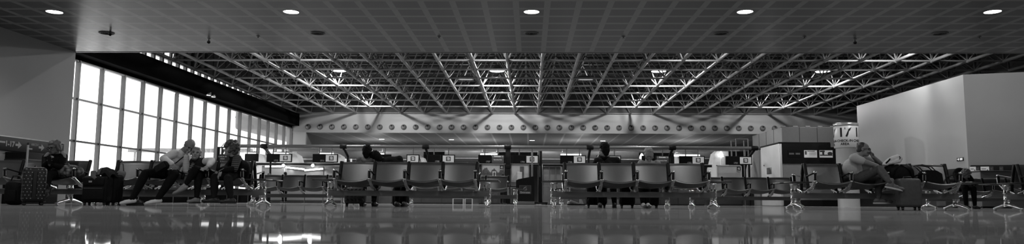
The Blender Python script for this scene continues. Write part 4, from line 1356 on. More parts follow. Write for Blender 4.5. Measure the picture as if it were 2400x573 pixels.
class Body:
    """capsules and ellipsoids that are fused into one continuous surface; each piece carries a material slot"""
    def __init__(s):
        s.p = []
    def c(s, a, b, ra, rb, m=0):
        s.p.append(('c', V3(a), V3(b), ra, rb, m)); return s
    def e(s, c, r, m=0, rot=None):
        s.p.append(('e', V3(c), V3(r if not isinstance(r, (int, float)) else (r, r, r)), rot or Matrix.Identity(3), 0, m)); return s
    def dist(s, pt, q):
        if q[0] == 'c':
            a, b = q[1], q[2]
            d = b - a
            L2 = d.length_squared
            t = max(0.0, min(1.0, (pt - a).dot(d) / L2)) if L2 > 1e-9 else 0.0
            return (pt - a - d * t).length - (q[3] + (q[4] - q[3]) * t)
        l = q[3].transposed() @ (pt - q[1])
        k = V3((l.x / q[2].x, l.y / q[2].y, l.z / q[2].z)).length
        return (k - 1.0) * min(q[2])
    def build(s, name, mats, parent=None, voxel=0.009, smooth=3):
        m = MB()
        for q in s.p:
            if q[0] == 'c':
                m.cap(q[1], q[2], q[3], q[4], 14)
            else:
                m.ell(q[1], q[2], 18, 12, rot=q[3])
        tmp = m.build(name + '_raw', mats)
        r = tmp.modifiers.new('r', 'REMESH'); r.mode = 'VOXEL'; r.voxel_size = voxel; r.adaptivity = 0
        w = tmp.modifiers.new('s', 'SMOOTH'); w.iterations = smooth; w.factor = 0.5
        me = bpy.data.meshes.new_from_object(tmp.evaluated_get(bpy.context.evaluated_depsgraph_get()))
        old = tmp.data
        bpy.data.objects.remove(tmp); bpy.data.meshes.remove(old)
        me.name = name
        me.materials.clear()
        for x in mats:
            me.materials.append(x)
        # nearest piece decides the material of every face
        boxes = []
        for q in s.p:
            if q[0] == 'c':
                rr_ = max(q[3], q[4]) + 0.05
                lo = [min(q[1][i], q[2][i]) - rr_ for i in range(3)]; hi = [max(q[1][i], q[2][i]) + rr_ for i in range(3)]
            else:
                rr_ = max(q[2]) + 0.05
                lo = [q[1][i] - rr_ for i in range(3)]; hi = [q[1][i] + rr_ for i in range(3)]
            boxes.append((lo, hi))
        vm = []
        for v in me.vertices:
            p = v.co
            best, bm_ = 1e9, 0
            for q, (lo, hi) in zip(s.p, boxes):
                if lo[0] < p.x < hi[0] and lo[1] < p.y < hi[1] and lo[2] < p.z < hi[2]:
                    d = s.dist(p, q)
                    if d < best:
                        best, bm_ = d, q[5]
            vm.append(bm_)
        for f in me.polygons:
            vs = [vm[i] for i in f.vertices]
            f.material_index = max(set(vs), key=vs.count)
            f.use_smooth = True
        o = bpy.data.objects.new(name, me)
        COL.objects.link(o)
        if parent is not None:
            o.parent = parent
        return o

def frame_of(fwd, up):
    f = V3(fwd).normalized()
    u = V3(up)
    u = (u - f * u.dot(f)).normalized()
    r = f.cross(u)
    return Matrix((r, f, u)).transposed()      # columns: right, forward, up

def head(B, c, fwd, up=(0, 0, 1), k=1.0, skin=0, lip=None, neck=None, cloth=None):
    """skull, jaw, nose, brows, lips and ears round the centre c; eyes sit at half the head's height"""
    R = frame_of(fwd, up)
    P = lambda x, y, z: V3(c) + R @ V3((x * k, y * k, z * k))
    E = lambda x, y, z, a, b, d, m=skin: B.e(P(x, y, z), (a * k, b * k, d * k), m, R)
    E(0, -0.012, 0.030, 0.077, 0.096, 0.088)
    E(0, 0.030, -0.045, 0.058, 0.062, 0.072)
    E(0, 0.058, -0.088, 0.032, 0.030, 0.026)
    E(0, 0.078, 0.022, 0.050, 0.016, 0.012)
    B.c(P(0, 0.086, 0.012), P(0, 0.108, -0.026), 0.009 * k, 0.014 * k, skin)
    E(0.015, 0.092, -0.030, 0.010, 0.012, 0.009); E(-0.015, 0.092, -0.030, 0.010, 0.012, 0.009)
    E(0.034, 0.070, -0.022, 0.024, 0.020, 0.022); E(-0.034, 0.070, -0.022, 0.024, 0.020, 0.022)
    if lip is not None:
        E(0, 0.088, -0.056, 0.024, 0.010, 0.007, lip); E(0, 0.086, -0.066, 0.020, 0.010, 0.007, lip)
    else:
        E(0, 0.086, -0.060, 0.024, 0.010, 0.010)
    for s_ in (-1, 1):
        E(0.080 * s_, -0.010, -0.006, 0.010, 0.020, 0.032)
    if neck is not None:
        B.c(P(0, -0.022, -0.045), neck, 0.056 * k, 0.060 * k, skin)
    return R, P

def face_bits(parent, R, P, k=1.0, glasses=False):
    m = MB()
    for s_ in (-1, 1):
        m.ell(P(0.033 * s_, 0.079, 0.004), (0.013 * k, 0.009 * k, 0.008 * k), 10, 7, rot=R)
    m.build('eyes', M_eye, parent)
    m = MB()
    for s_ in (-1, 1):
        m.tube([P(0.016 * s_, 0.092, 0.024), P(0.034 * s_, 0.092, 0.029), P(0.052 * s_, 0.082, 0.022)], 0.005 * k, 6)
    m.build('eyebrows', mat('brow_hair', 0.05, 0.7), parent)
    if glasses:
        m = MB()
        for s_ in (-1, 1):
            ring = [P(0.034 * s_ + 0.028 * math.cos(a), 0.104, 0.002 + 0.020 * math.sin(a)) for a in [2 * PI * i / 14 for i in range(14)]]
            m.tube(ring, 0.0035 * k, 6, closed=True)
            m.tube([P(0.062 * s_, 0.102, 0.006), P(0.084 * s_, 0.05, 0.006), P(0.086 * s_, -0.02, 0.004)], 0.0032 * k, 6)
        m.tube([P(-0.008, 0.106, 0.006), P(0.008, 0.106, 0.006)], 0.0035 * k, 6)
        m.build('glasses', M_black, parent)

def hand(B, wrist, toward, palm_n, m=0, curl=0.5, side=1, k=1.0, spread=1.0):
    """palm, four unequal bent fingers and a thumb off the side of the palm"""
    f = V3(toward).normalized(); n = V3(palm_n); n = (n - f * n.dot(f)).normalized()
    s_ = f.cross(n) * side
    w = V3(wrist)
    B.e(w + f * 0.045 * k, (0.040 * k, 0.052 * k, 0.017 * k), m, Matrix((s_, f, n)).transposed())
    B.c(w - f * 0.01, w + f * 0.03 * k, 0.026 * k, 0.028 * k, m)
    for i, (off, L) in enumerate(((-0.030, 0.066), (-0.010, 0.078), (0.010, 0.073), (0.029, 0.058))):
        base = w + f * 0.088 * k + s_ * off * k * spread
        a1, a2 = curl * 0.8, curl * 1.9
        d1 = f * math.cos(a1) + n * math.sin(a1)
        d2 = f * math.cos(a2) + n * math.sin(a2)
        kn = base + d1 * L * 0.52 * k + s_ * off * 0.10
        tip = kn + d2 * L * 0.48 * k
        B.c(base - f * 0.02 * k, kn, 0.0095 * k, 0.0088 * k, m)
        B.c(kn, tip, 0.0088 * k, 0.0072 * k, m)
    tb = w + f * 0.028 * k - s_ * 0.034 * k
    tk = tb + (f * 0.7 - s_ * 0.6 + n * 0.35 * curl).normalized() * 0.040 * k
    tt = tk + (f * 0.95 - s_ * 0.15 + n * 0.5 * curl).normalized() * 0.030 * k
    B.c(tb, tk, 0.0125 * k, 0.0105 * k, m); B.c(tk, tt, 0.0105 * k, 0.0082 * k, m)

def limb(B, a, b, c, ra, rb, rc, m1, m2=None, bulge=1.0):
    a, b, c = V3(a), V3(b), V3(c)
    m2 = m1 if m2 is None else m2
    B.c(a, b, ra, rb, m1)
    mid = b + (c - b) * 0.3
    B.c(b, mid, rb, (rb * 0.98 + 0.0) * bulge, m2)
    B.c(mid, c, rb * bulge * 0.98, rc, m2)

def torso(B, pelvis, chest, neck, shL, shR, hipL, hipR, w=1.0, m=0, mt=1):
    pelvis, chest, neck = V3(pelvis), V3(chest), V3(neck)
    shL, shR, hipL, hipR = V3(shL), V3(shR), V3(hipL), V3(hipR)
    ax = (shR - shL).normalized(); up = (neck - pelvis).normalized(); fw = up.cross(ax)
    R = Matrix((ax, fw, up)).transposed()
    B.e(pelvis + up * 0.02, (0.165 * w, 0.125 * w, 0.12), mt, R)
    belly = pelvis * 0.55 + chest * 0.45
    B.e(belly, (0.150 * w, 0.118 * w, 0.17), m, R)
    B.e(chest, (0.165 * w, 0.115 * w, 0.175), m, R)
    ctop = chest * 0.45 + neck * 0.55
    for sh in (shL, shR):
        B.c(ctop, sh, 0.085 * w, 0.062 * w, m)
        B.c(chest, sh * 0.8 + chest * 0.2, 0.10 * w, 0.07 * w, m)
    for hp in (hipL, hipR):
        B.c(pelvis, hp, 0.115 * w, 0.098 * w, mt)
    B.c(ctop, neck, 0.082, 0.062, m)

def shoe(parent, ankle, toe_dir, mu, ms, L=0.27, name='shoe', up=(0, 0, 1), low=True, sole=True):
    """shoe with a rounded upper, heel counter and a separate sole; built along toe_dir"""
    f = V3(toe_dir).normalized(); u = V3(up); u = (u - f * u.dot(f)).normalized(); r = f.cross(u)
    R = Matrix((r, f, u)).transposed()
    A = V3(ankle)
    B = Body()
    heel = A - f * 0.045 - u * 0.055
    B.e(A - f * 0.02 - u * 0.035, (0.038, 0.055, 0.045), 0, R)
    B.c(heel + u * 0.012, heel + f * (L * 0.5) + u * 0.012, 0.035, 0.040, 0)
    B.e(heel + f * (L * 0.72) + u * 0.006, (0.045, 0.075, 0.030), 0, R)
    B.c(A - u * 0.01, A + f * 0.09 - u * 0.045, 0.038, 0.032, 0)
    if not low:
        B.c(A + u * 0.05, A - u * 0.02, 0.042, 0.044, 0)
    o = B.build(name, [mu], parent, voxel=0.008, smooth=2)
    if sole:
        sp = []
        for i in range(24):
            a = 2 * PI * i / 24
            y = math.cos(a); x = math.sin(a)
            sp.append(((0.043 + 0.006 * y) * x, L * 0.5 * y))
        m = MB()
        mx_ = Matrix.Translation(heel + f * (L * 0.5 - 0.04) - u * 0.022) @ R.to_4x4()
        vs = [V3((p[0], p[1], -0.010)) for p in sp] + [V3((p[0], p[1], 0.014)) for p in sp]
        n = len(sp)
        m.add(vs, [list(range(n))[::-1], list(range(n, 2 * n))] + [[i, (i + 1) % n, n + (i + 1) % n, n + i] for i in range(n)], 0, False, mx_)
        m.build('sole', ms, o)
    return o

def hair_cap(parent, R, P, m, k=1.0, style='short', seed=1, name='hair'):
    B = Body()
    E = lambda x, y, z, a, b, d: B.e(P(x, y, z), (a * k, b * k, d * k), 0, R)
    rnd = random.Random(seed)
    if style == 'short':
        E(0, -0.022, 0.046, 0.084, 0.096, 0.088); E(0, -0.062, -0.010, 0.076, 0.060, 0.085); E(0, -0.075, -0.07, 0.052, 0.034, 0.045); E(0, 0.035, 0.088, 0.058, 0.045, 0.030)
        for i in range(70):
            a, z = rnd.uniform(-2.6, 2.6) - PI / 2, rnd.uniform(0.02, 0.125)
            rr_ = math.sqrt(max(0.0, 1 - ((z - 0.04) / 0.095) ** 2))
            E(0.079 * rr_ * math.cos(a), -0.022 + 0.090 * rr_ * math.sin(a), z, 0.013, 0.013, 0.012)
    elif style == 'balding':
        E(0, -0.055, 0.010, 0.079, 0.058, 0.062); E(0.062, -0.02, 0.012, 0.020, 0.040, 0.034); E(-0.062, -0.02, 0.012, 0.020, 0.040, 0.034)
    elif style == 'buzz':
        E(0, -0.028, 0.036, 0.0795, 0.0905, 0.088); E(0, -0.058, -0.004, 0.076, 0.058, 0.070)
    elif style == 'curly':
        for i in range(130):
            a, z = rnd.uniform(0, 2 * PI), rnd.uniform(-0.075, 0.150)
            x, y = math.cos(a), math.sin(a)
            if y > 0.55 and z < 0.05:
                continue
            rr_ = math.sqrt(max(0.05, 1 - ((z - 0.035) / 0.125) ** 2))
            s_ = rnd.uniform(0.022, 0.034)
            E(0.098 * rr_ * x, -0.02 + 0.112 * rr_ * y, z, s_, s_, s_)
        E(0, -0.035, 0.045, 0.090, 0.095, 0.090)
    elif style == 'bob':
        E(0, -0.022, 0.044, 0.086, 0.098, 0.088); E(0, -0.062, -0.015, 0.080, 0.060, 0.085)
        for s_ in (-1, 1):
            B.c(P(0.070 * s_, 0.02, 0.055), P(0.078 * s_, -0.005, -0.055), 0.026 * k, 0.022 * k)
            B.c(P(0.072 * s_, -0.03, 0.03), P(0.074 * s_, -0.04, -0.070), 0.030 * k, 0.022 * k)
        E(0.0, 0.055, 0.085, 0.060, 0.036, 0.026)
        for i in range(30):
            a, z = rnd.uniform(-2.4, 2.4) - PI / 2, rnd.uniform(-0.03, 0.12)
            rr_ = math.sqrt(max(0.1, 1 - ((z - 0.04) / 0.1) ** 2))
            E(0.084 * rr_ * math.cos(a), -0.022 + 0.094 * rr_ * math.sin(a), z, 0.018, 0.018, 0.016)
    elif style == 'long':
        E(0, -0.020, 0.044, 0.086, 0.098, 0.088); E(0, -0.060, -0.03, 0.086, 0.058, 0.11)
        for i in range(16):
            x = -0.075 + 0.01 * i
            B.c(P(x, -0.075 - 0.03 * (1 - (x / 0.08) ** 2), 0.09), P(x * 1.05, -0.085, -0.12), 0.013 * k, 0.010 * k)
    return B.build(name, [m], parent, voxel=0.007, smooth=2)
# ------------------------------------------------------------------ the people
M_jkt_l = mat('jacket_light_grey', 0.72, 0.8, var=0.12, scale=14, bump=0.3)
M_trs_b = mat('trousers_black', 0.0078, 0.8, spec=0.1, var=0.3, scale=14, bump=0.3)
M_trs_d = mat('trousers_dark', 0.0143, 0.8, spec=0.1, var=0.25, scale=14, bump=0.3)
M_jean = mat('jeans_dark_grey', 0.065, 0.8, var=0.2, scale=16, bump=0.4)
M_sock = mat('sock_white', 0.78, 0.85, var=0.05)
M_drk = mat('cloth_black', 0.0072, 0.8, spec=0.1, var=0.3, scale=14, bump=0.3)
M_drk2 = mat('cloth_charcoal', 0.0195, 0.8, spec=0.1, var=0.25, scale=14, bump=0.3)
M_hood_c = mat('hoodie_grey', 0.16, 0.85, var=0.12, scale=18, bump=0.3)
M_blouse = mat('blouse_light', 0.34, 0.75, var=0.1, scale=14, bump=0.2)
M_hair_d = mat('hair_dark', 0.008, 0.7, spec=0.15, var=0.3, scale=30, bump=0.5)
M_hair_m = mat('hair_mid', 0.075, 0.5, var=0.35, scale=40, bump=0.6)
M_hair_b = mat('hair_blonde', 0.30, 0.42, var=0.35, scale=40, bump=0.6, stretch=(4, 4, 0.6))
M_hair_g = mat('hair_grey', 0.16, 0.55, var=0.3, scale=40, bump=0.6)
M_shoe_d = mat('shoe_dark', 0.022, 0.45, var=0.2)
M_shoe_m = mat('shoe_mid', 0.13, 0.6, var=0.3, scale=30)
M_shoe_w = mat('shoe_white', 0.55, 0.5, var=0.1)
M_sole_w = mat('sole_white', 0.55, 0.6, var=0.05)
M_sole_d = mat('sole_dark', 0.015, 0.6)

# striped shirts: fine stripes that follow the cloth
def stripes(name, g1, g2, axis, period, duty=0.5, rough=0.8):
    m = mat(name, g1, rough, var=0.08, scale=14, bump=0.2)
    nt, b = nodes_of(m)
    tc = nt.nodes.new('ShaderNodeTexCoord'); sp = nt.nodes.new('ShaderNodeSeparateXYZ'); nt.links.new(tc.outputs['Object'], sp.inputs[0])
    x = math_node(nt, 'MODULO', math_node(nt, 'ADD', sp.outputs[axis], 50.0), period)
    x = math_node(nt, 'LESS_THAN', x, period * duty)
    mr = nt.nodes.new('ShaderNodeMapRange'); mr.inputs['To Min'].default_value = g1; mr.inputs['To Max'].default_value = g2
    nt.links.new(x, mr.inputs['Value']); nt.links.new(mr.outputs['Result'], b.inputs['Base Color'])
    return m
M_polo = stripes('polo_striped', 0.52, 0.40, 'Z', 0.018)
M_sleeve = stripes('sleeve_dark_striped', 0.008, 0.12, 'Z', 0.034, 0.28)
M_slw = stripes('sleeve_white_marked', 0.66, 0.28, 'Z', 0.016, 0.3)

def J(px, py, Y):
    return at(px, py, Y)

def person(label, px, Y):
    x = wx(px, Y, 0)
    return thing('person', label, 'person', (x, Y, 0)), V3((x, Y, 0))

class Rel:
    def __init__(s, o): s.o = o
    def __call__(s, px, py, Y): return at(px, py, Y) - s.o

# ---- 1. man on the right, legs crossed, cheek on hand
t, o = person('man in striped polo and glasses, legs crossed, cheek resting on his hand', 2010, 13.05)
j = Rel(o)
B = Body()
hips = j(2005, 409, 13.07); hips.z = 0.555
chest = j(2003, 383, 13.05); nk = j(2013, 366, 13.03)
shR, shL = j(2001, 371, 12.87), j(2013, 370, 13.22)
hR, hL = hips + V3((0.02, -0.10, -0.01)), hips + V3((0.02, 0.09, -0.01))
torso(B, hips, chest, nk, shL, shR, hL, hR, 0.98, 1, 2)
B.e(j(1996, 395, 13.05), (0.15, 0.15, 0.17), 1)
kR, aR = j(2061, 397, 12.74), j(2086, 428, 12.46)
limb(B, hR, kR, aR, 0.098, 0.068, 0.045, 2, 2, 1.05)
kL, aL = j(2060, 417, 13.05), j(2058, 464, 13.0)
limb(B, hL, kL, aL, 0.098, 0.070, 0.048, 2, 2, 1.05)
eR, wR = j(2027, 380, 12.78), j(2056, 389, 12.76)
B.c(shR, shR + (eR - shR) * 0.72, 0.075, 0.068, 1)
limb(B, shR, eR, wR, 0.056, 0.043, 0.030, 0, 0)
hand(B, wR, V3((0.55, -0.1, -0.75)), V3((-0.6, 0.3, -0.6)), 0, 0.6, 1)
eL, wL = j(2063, 384, 13.10), j(2046, 368, 12.95)
B.c(shL, shL + (eL - shL) * 0.6, 0.074, 0.066, 1)
limb(B, shL, eL, wL, 0.055, 0.042, 0.030, 0, 0)
hand(B, wL, V3((-0.45, -0.1, 0.75)), V3((-0.75, -0.25, -0.4)), 0, 0.8, -1)
hc = j(2024, 351, 13.0)
R, P = head(B, hc, V3((0.86, -0.42, -0.10)), (0.08, 0, 1), 1.02, 0, 3, nk)
B.c(hc + V3((-0.03, 0.02, -0.07)), nk, 0.058, 0.066, 0)
bd = B.build('body', [M_skin_d, M_polo, M_jean, M_lip], t, voxel=0.0075)
face_bits(t, R, P, 1.02, True)
hair_cap(t, R, P, mat('hair_cropped', 0.035, 0.5, var=0.2, scale=40), 1.02, 'buzz')
shoe(t, aR + V3((0.015, 0, -0.02)), V3((0.95, -0.05, -0.22)), M_shoe_m, M_sole_w, 0.29, up=(0.22, 0, 1), low=False)
shoe(t, aL + V3((0.0, 0, -0.02)), V3((0.95, -0.15, 0)), M_shoe_m, M_sole_w, 0.29, low=False)

# ---- 2. sleeping man in the pale jacket, sprawled on the left bench
t, o = person('sleeping bald man in pale jacket, head on his fist, black trousers, white socks', 400, 13.0)
j = Rel(o)
B = Body()
hips = j(392, 410, 13.02); hips.z = 0.57
chest = j(409, 378, 13.03); nk = j(431, 354, 13.0)
shR, shL = j(409, 361, 12.92), j(441, 372, 13.12)
hR, hL = hips + V3((-0.08, -0.07, 0)), hips + V3((0.09, 0.02, 0))
torso(B, hips, chest, nk, shL, shR, hL, hR, 1.08, 1, 2)
kR, aR = j(341, 407, 12.68), j(311, 465, 12.42)
limb(B, hR, kR, aR, 0.105, 0.072, 0.048, 2, 2, 1.08)
kL, aL = j(409, 409, 12.62), j(371, 465, 12.46)
limb(B, hL, kL, aL, 0.105, 0.074, 0.048, 2, 2, 1.08)
for a_, d_ in ((aR, V3((-0.85, -0.25, -0.10))), (aL, V3((-0.75, -0.4, -0.10)))):
    d_ = d_.normalized()
    B.c(a_, a_ + V3((0, 0, -0.045)), 0.042, 0.040, 3)
    B.c(a_ + V3((0, 0, -0.050)) - d_ * 0.03, a_ + V3((0, 0, -0.055)) + d_ * 0.11, 0.036, 0.036, 3)
    B.c(a_ + V3((0, 0, -0.058)) + d_ * 0.11, a_ + V3((0, 0, -0.066)) + d_ * 0.175, 0.036, 0.026, 3)
eR, wR = j(383, 373, 12.80), j(402, 384, 12.66)
limb(B, shR, eR, wR, 0.078, 0.062, 0.045, 1, 1)
hand(B, wR, V3((0.55, -0.1, -0.8)), V3((-0.4, 0.6, -0.2)), 0, 0.5, 1, 1.05)
eL, wL = j(436, 399, 12.88), j(437, 368, 12.84)
limb(B, shL, eL, wL, 0.074, 0.062, 0.046, 1, 4)
hand(B, wL, V3((0.05, 0.05, 0.95)), V3((0.7, 0.5, 0.2)), 0, 1.2, -1)
hc = j(444, 343, 12.98)
R, P = head(B, hc, V3((0.50, -0.62, -0.60)), (0.25, 0.15, 1), 1.04, 0, 5, nk)
B.build('body', [M_skin_d, M_jkt_l, M_trs_b, M_sock, M_slw, M_lip], t, voxel=0.008)
face_bits(t, R, P, 1.04)
hair_cap(t, R, P, M_hair_g, 1.03, 'balding')
# strap across the chest belongs to the black bag on his lap
bag = thing('shoulder_bag', 'black shoulder bag lying on the lap of the sleeping man', 'bag', tuple(at(379, 393, 12.62)))
bo = V3(bag.location)
MB().box((0, 0, 0), (0.25, 0.13, 0.15), 0, 0.05, Matrix.Rotation(-0.55, 4, 'Y'), 3).build('body', M_drk, bag)
MB().box((0.0, -0.065, 0.0), (0.19, 0.02, 0.10), 0, 0.009, Matrix.Rotation(-0.55, 4, 'Y')).build('pocket', M_drk2, bag)
MB().tube([V3((0.08, -0.04, 0.06)), at(412, 383, 12.80) - bo, at(424, 373, 12.80) - bo, at(433, 366, 12.86) - bo], 0.018, 6, flat=0.4).build('strap', M_drk, bag)
for i, (px, py) in enumerate(((322, 471), (334, 473))):
    p = at(px, py, 12.75)
    s_ = thing('shoe', 'dark sandal standing between the sleeping man\'s feet, %s' % ('nearer his right foot' if i == 0 else 'nearer his left foot'), 'shoe', (p.x, 12.75 - 0.12 * i, 0), 0, 'sandals taken off by the sleeping man')
    shoe(s_, V3((0, 0, 0.09)), V3((-0.8, -0.5 + 0.3 * i, 0)), M_shoe_d, M_sole_d, 0.25, 'upper')

# ---- 3. woman in the middle of the trio
t, o = person('woman with swept-back fair hair between the sleeping man and the curly-haired woman', 470, 13.0)
j = Rel(o)
B = Body()
hips = j(480, 411, 13.05); hips.z = 0.56
chest = j(468, 388, 13.02); nk = j(460, 374, 12.98)
shR, shL = j(450, 383, 12.95), j(478, 380, 13.02)
hR, hL = hips + V3((-0.08, -0.04, 0)), hips + V3((0.06, -0.02, 0))
torso(B, hips, chest, nk, shL, shR, hL, hR, 0.86, 1, 2)
kX, aX = j(458, 397, 12.64), j(437, 431, 12.52)           # crossed leg on top
limb(B, hL, kX, aX, 0.092, 0.066, 0.040, 2, 2, 1.05)
kS, aS = j(466, 412, 12.72), j(461, 463, 12.60)
limb(B, hR, kS, aS, 0.092, 0.066, 0.040, 2, 2, 1.05)
B.c(aX, aX + V3((-0.04, -0.01, -0.045)), 0.034, 0.034, 0)
B.c(aS, aS + V3((0, 0, -0.04)), 0.034, 0.034, 0)
eL, wL = j(496, 378, 12.92), j(490, 388, 12.72)
limb(B, shL, eL, wL, 0.072, 0.066, 0.046, 3, 3)
hand(B, wL, V3((-0.6, -0.3, -0.4)), V3((0, 0.5, -0.8)), 0, 0.6, -1, 0.92)
eR, wR = j(447, 403, 12.88), j(470, 397, 12.70)
limb(B, shR, eR, wR, 0.058, 0.048, 0.034, 1, 1)
hand(B, wR, V3((0.85, -0.1, 0.1)), V3((0, 0.5, -0.8)), 0, 0.5, 1, 0.92)
hc = j(459, 361.5, 12.94)
R, P = head(B, hc, V3((0.32, -0.92, 0.16)), (0.10, 0.1, 1), 0.98, 0, 4, nk)
B.build('body', [M_skin, M_drk2, M_trs_b, M_jkt_l, M_lip], t, voxel=0.0075)
face_bits(t, R, P, 0.98)
hair_cap(t, R, P, M_hair_b, 0.98, 'short', 3)
m = MB()
for q in range(7):
    a, b_ = j(452, 385, 12.86), j(437, 411, 12.86)
    p = a + (b_ - a) * (q / 6)
    m.ell(p, (0.032, 0.016, 0.022), 8, 6)
m.build('patterned_scarf', stripes('scarf_print', 0.30, 0.03, 'Z', 0.03), t)
shoe(t, aX + V3((-0.06, -0.01, -0.045)), V3((-0.80, -0.25, -0.45)), mat('shoe_pale', 0.26, 0.4), M_sole_d, 0.24, up=(-0.45, 0, 0.8), sole=False)
shoe(t, aS + V3((0, 0, -0.02)), V3((-0.35, -0.9, 0)), mat('shoe_pale', 0.26, 0.4), M_sole_d, 0.24)

# ---- 4. curly-haired woman
t, o = person('curly-haired woman in dark striped sweater, seated sideways, looking left', 550, 13.0)
j = Rel(o)
B = Body()
hips = j(560, 413, 13.10); hips.z = 0.56
chest = j(558, 386, 13.08); nk = j(545, 367, 13.02)
shL, shR = j(556, 372, 12.90), j(550, 373, 13.26)
hL, hR = hips + V3((-0.03, -0.09, 0)), hips + V3((-0.02, 0.08, 0))
torso(B, hips, chest, nk, shL, shR, hL, hR, 0.95, 1, 2)
B.e(j(568, 398, 13.08), (0.14, 0.15, 0.17), 1)
kA, aA = j(503, 417, 12.84), j(502, 463, 12.70)
kB, aB = j(534, 419, 12.62), j(541, 464, 12.56)
limb(B, hR, kA, aA, 0.10, 0.072, 0.045, 2, 2, 1.05)
limb(B, hL, kB, aB, 0.10, 0.074, 0.045, 2, 2, 1.05)
B.c(aA, aA + V3((0, 0, -0.045)), 0.038, 0.036, 0); B.c(aB, aB + V3((0, 0, -0.045)), 0.038, 0.036, 0)
eL, wL = j(549, 397, 12.74), j(519, 401, 12.66)
limb(B, shL, eL, wL, 0.074, 0.060, 0.040, 3, 1)
hand(B, wL, V3((-0.45, -0.1, -0.85)), V3((0.5, 0.5, -0.3)), 0, 0.35, -1, 1.0)
eR, wR = j(530, 396, 13.12), j(512, 400, 12.86)
limb(B, shR, eR, wR, 0.070, 0.058, 0.038, 1, 1)
hand(B, wR, V3((-0.6, -0.1, -0.7)), V3((0.5, 0.5, -0.3)), 0, 0.35, 1, 0.95)
hc = j(541, 351, 12.98)
R, P = head(B, hc, V3((-0.90, -0.42, 0.0)), (0, 0, 1), 1.0, 0, 4, nk)
B.build('body', [M_skin, M_drk, M_trs_d, M_sleeve, M_lip], t, voxel=0.0075)
face_bits(t, R, P, 1.0)
hair_cap(t, R, P, M_hair_m, 1.0, 'curly', 5)
m = MB().tube([wL + V3((0.05 * math.cos(a), 0.05 * math.sin(a) * 0.7, 0.03 * math.cos(a) + 0.01)) for a in [2 * PI * i / 14 for i in range(14)]], 0.006, 6, closed=True)
m.build('bracelet', M_chrome, t)
shoe(t, aA + V3((0.01, 0, -0.015)), V3((-0.95, -0.25, 0)), M_shoe_d, M_sole_d, 0.26)
shoe(t, aB + V3((0.01, 0, -0.015)), V3((-0.90, -0.40, 0)), M_shoe_d, M_sole_d, 0.26)

# ---- 5. woman reading in the left corner
t, o = person('woman with glasses and short hair in dark jacket, looking down at her hands', 128, 13.1)
j = Rel(o)
B = Body()
hips = j(131, 409, 13.08); hips.z = 0.56
chest = j(130, 383, 13.08); nk = j(131, 361, 13.04)
shR, shL = j(109, 370, 13.05), j(148, 368, 13.10)
hR, hL = hips + V3((-0.10, -0.04, 0)), hips + V3((0.07, -0.04, 0))
torso(B, hips, chest, nk, shL, shR, hL, hR, 0.98, 1, 2)
kA, aA = j(112, 412, 12.62), j(110, 438, 12.44)
limb(B, hL, kA, aA, 0.098, 0.07, 0.046, 2, 2, 1.05)
kB, aB = j(100, 416, 12.68), j(98, 462, 12.62)
limb(B, hR, kB, aB, 0.098, 0.07, 0.046, 2, 2, 1.05)
eR, wR = j(106, 390, 12.88), j(112, 381, 12.74)
limb(B, shR, eR, wR, 0.072, 0.058, 0.040, 1, 1)
hand(B, wR, V3((0.35, -0.2, 0.6)), V3((0.5, 0.7, 0.1)), 0, 0.7, 1, 0.95)
eL, wL = j(146, 394, 12.92), j(124, 388, 12.74)
limb(B, shL, eL, wL, 0.072, 0.058, 0.040, 1, 1)
hand(B, wL, V3((-0.7, -0.2, 0.4)), V3((0.2, 0.7, 0.3)), 0, 0.7, -1, 0.95)
hc = j(128, 345, 12.98)
R, P = head(B, hc, V3((-0.30, -0.86, -0.36)), (0, 0, 1), 1.0, 0, 3, nk)
B.build('body', [M_skin_d, M_drk, M_trs_b, M_lip], t, voxel=0.0075)
face_bits(t, R, P, 1.0, True)
hair_cap(t, R, P, M_hair_g, 1.0, 'bob', 4)
m = MB()
for pts in ([(112, 362), (106, 368), (104, 376)], [(146, 358), (151, 363), (152, 370)]):
    q = [j(a, b_, 12.99 if a < 130 else 13.04) for a, b_ in pts]
    m.cap(q[0], q[1], 0.030, 0.026); m.cap(q[1], q[2], 0.026, 0.02)
m.build('pale_collar', M_blouse, t)
MB().box(j(116, 376, 12.66), (0.075, 0.012, 0.145), 0, 0.008, Matrix.Rotation(0.3, 4, 'X')).build('phone', M_blackg, t)
shoe(t, aA + V3((0, 0, -0.01)), V3((0.15, -0.5, -0.75)), M_shoe_d, M_sole_d, 0.26, up=(0, -0.7, 0.5), low=False)
shoe(t, aB + V3((0, 0, -0.01)), V3((-0.2, -0.95, 0)), M_shoe_d, M_sole_d, 0.26, low=False)

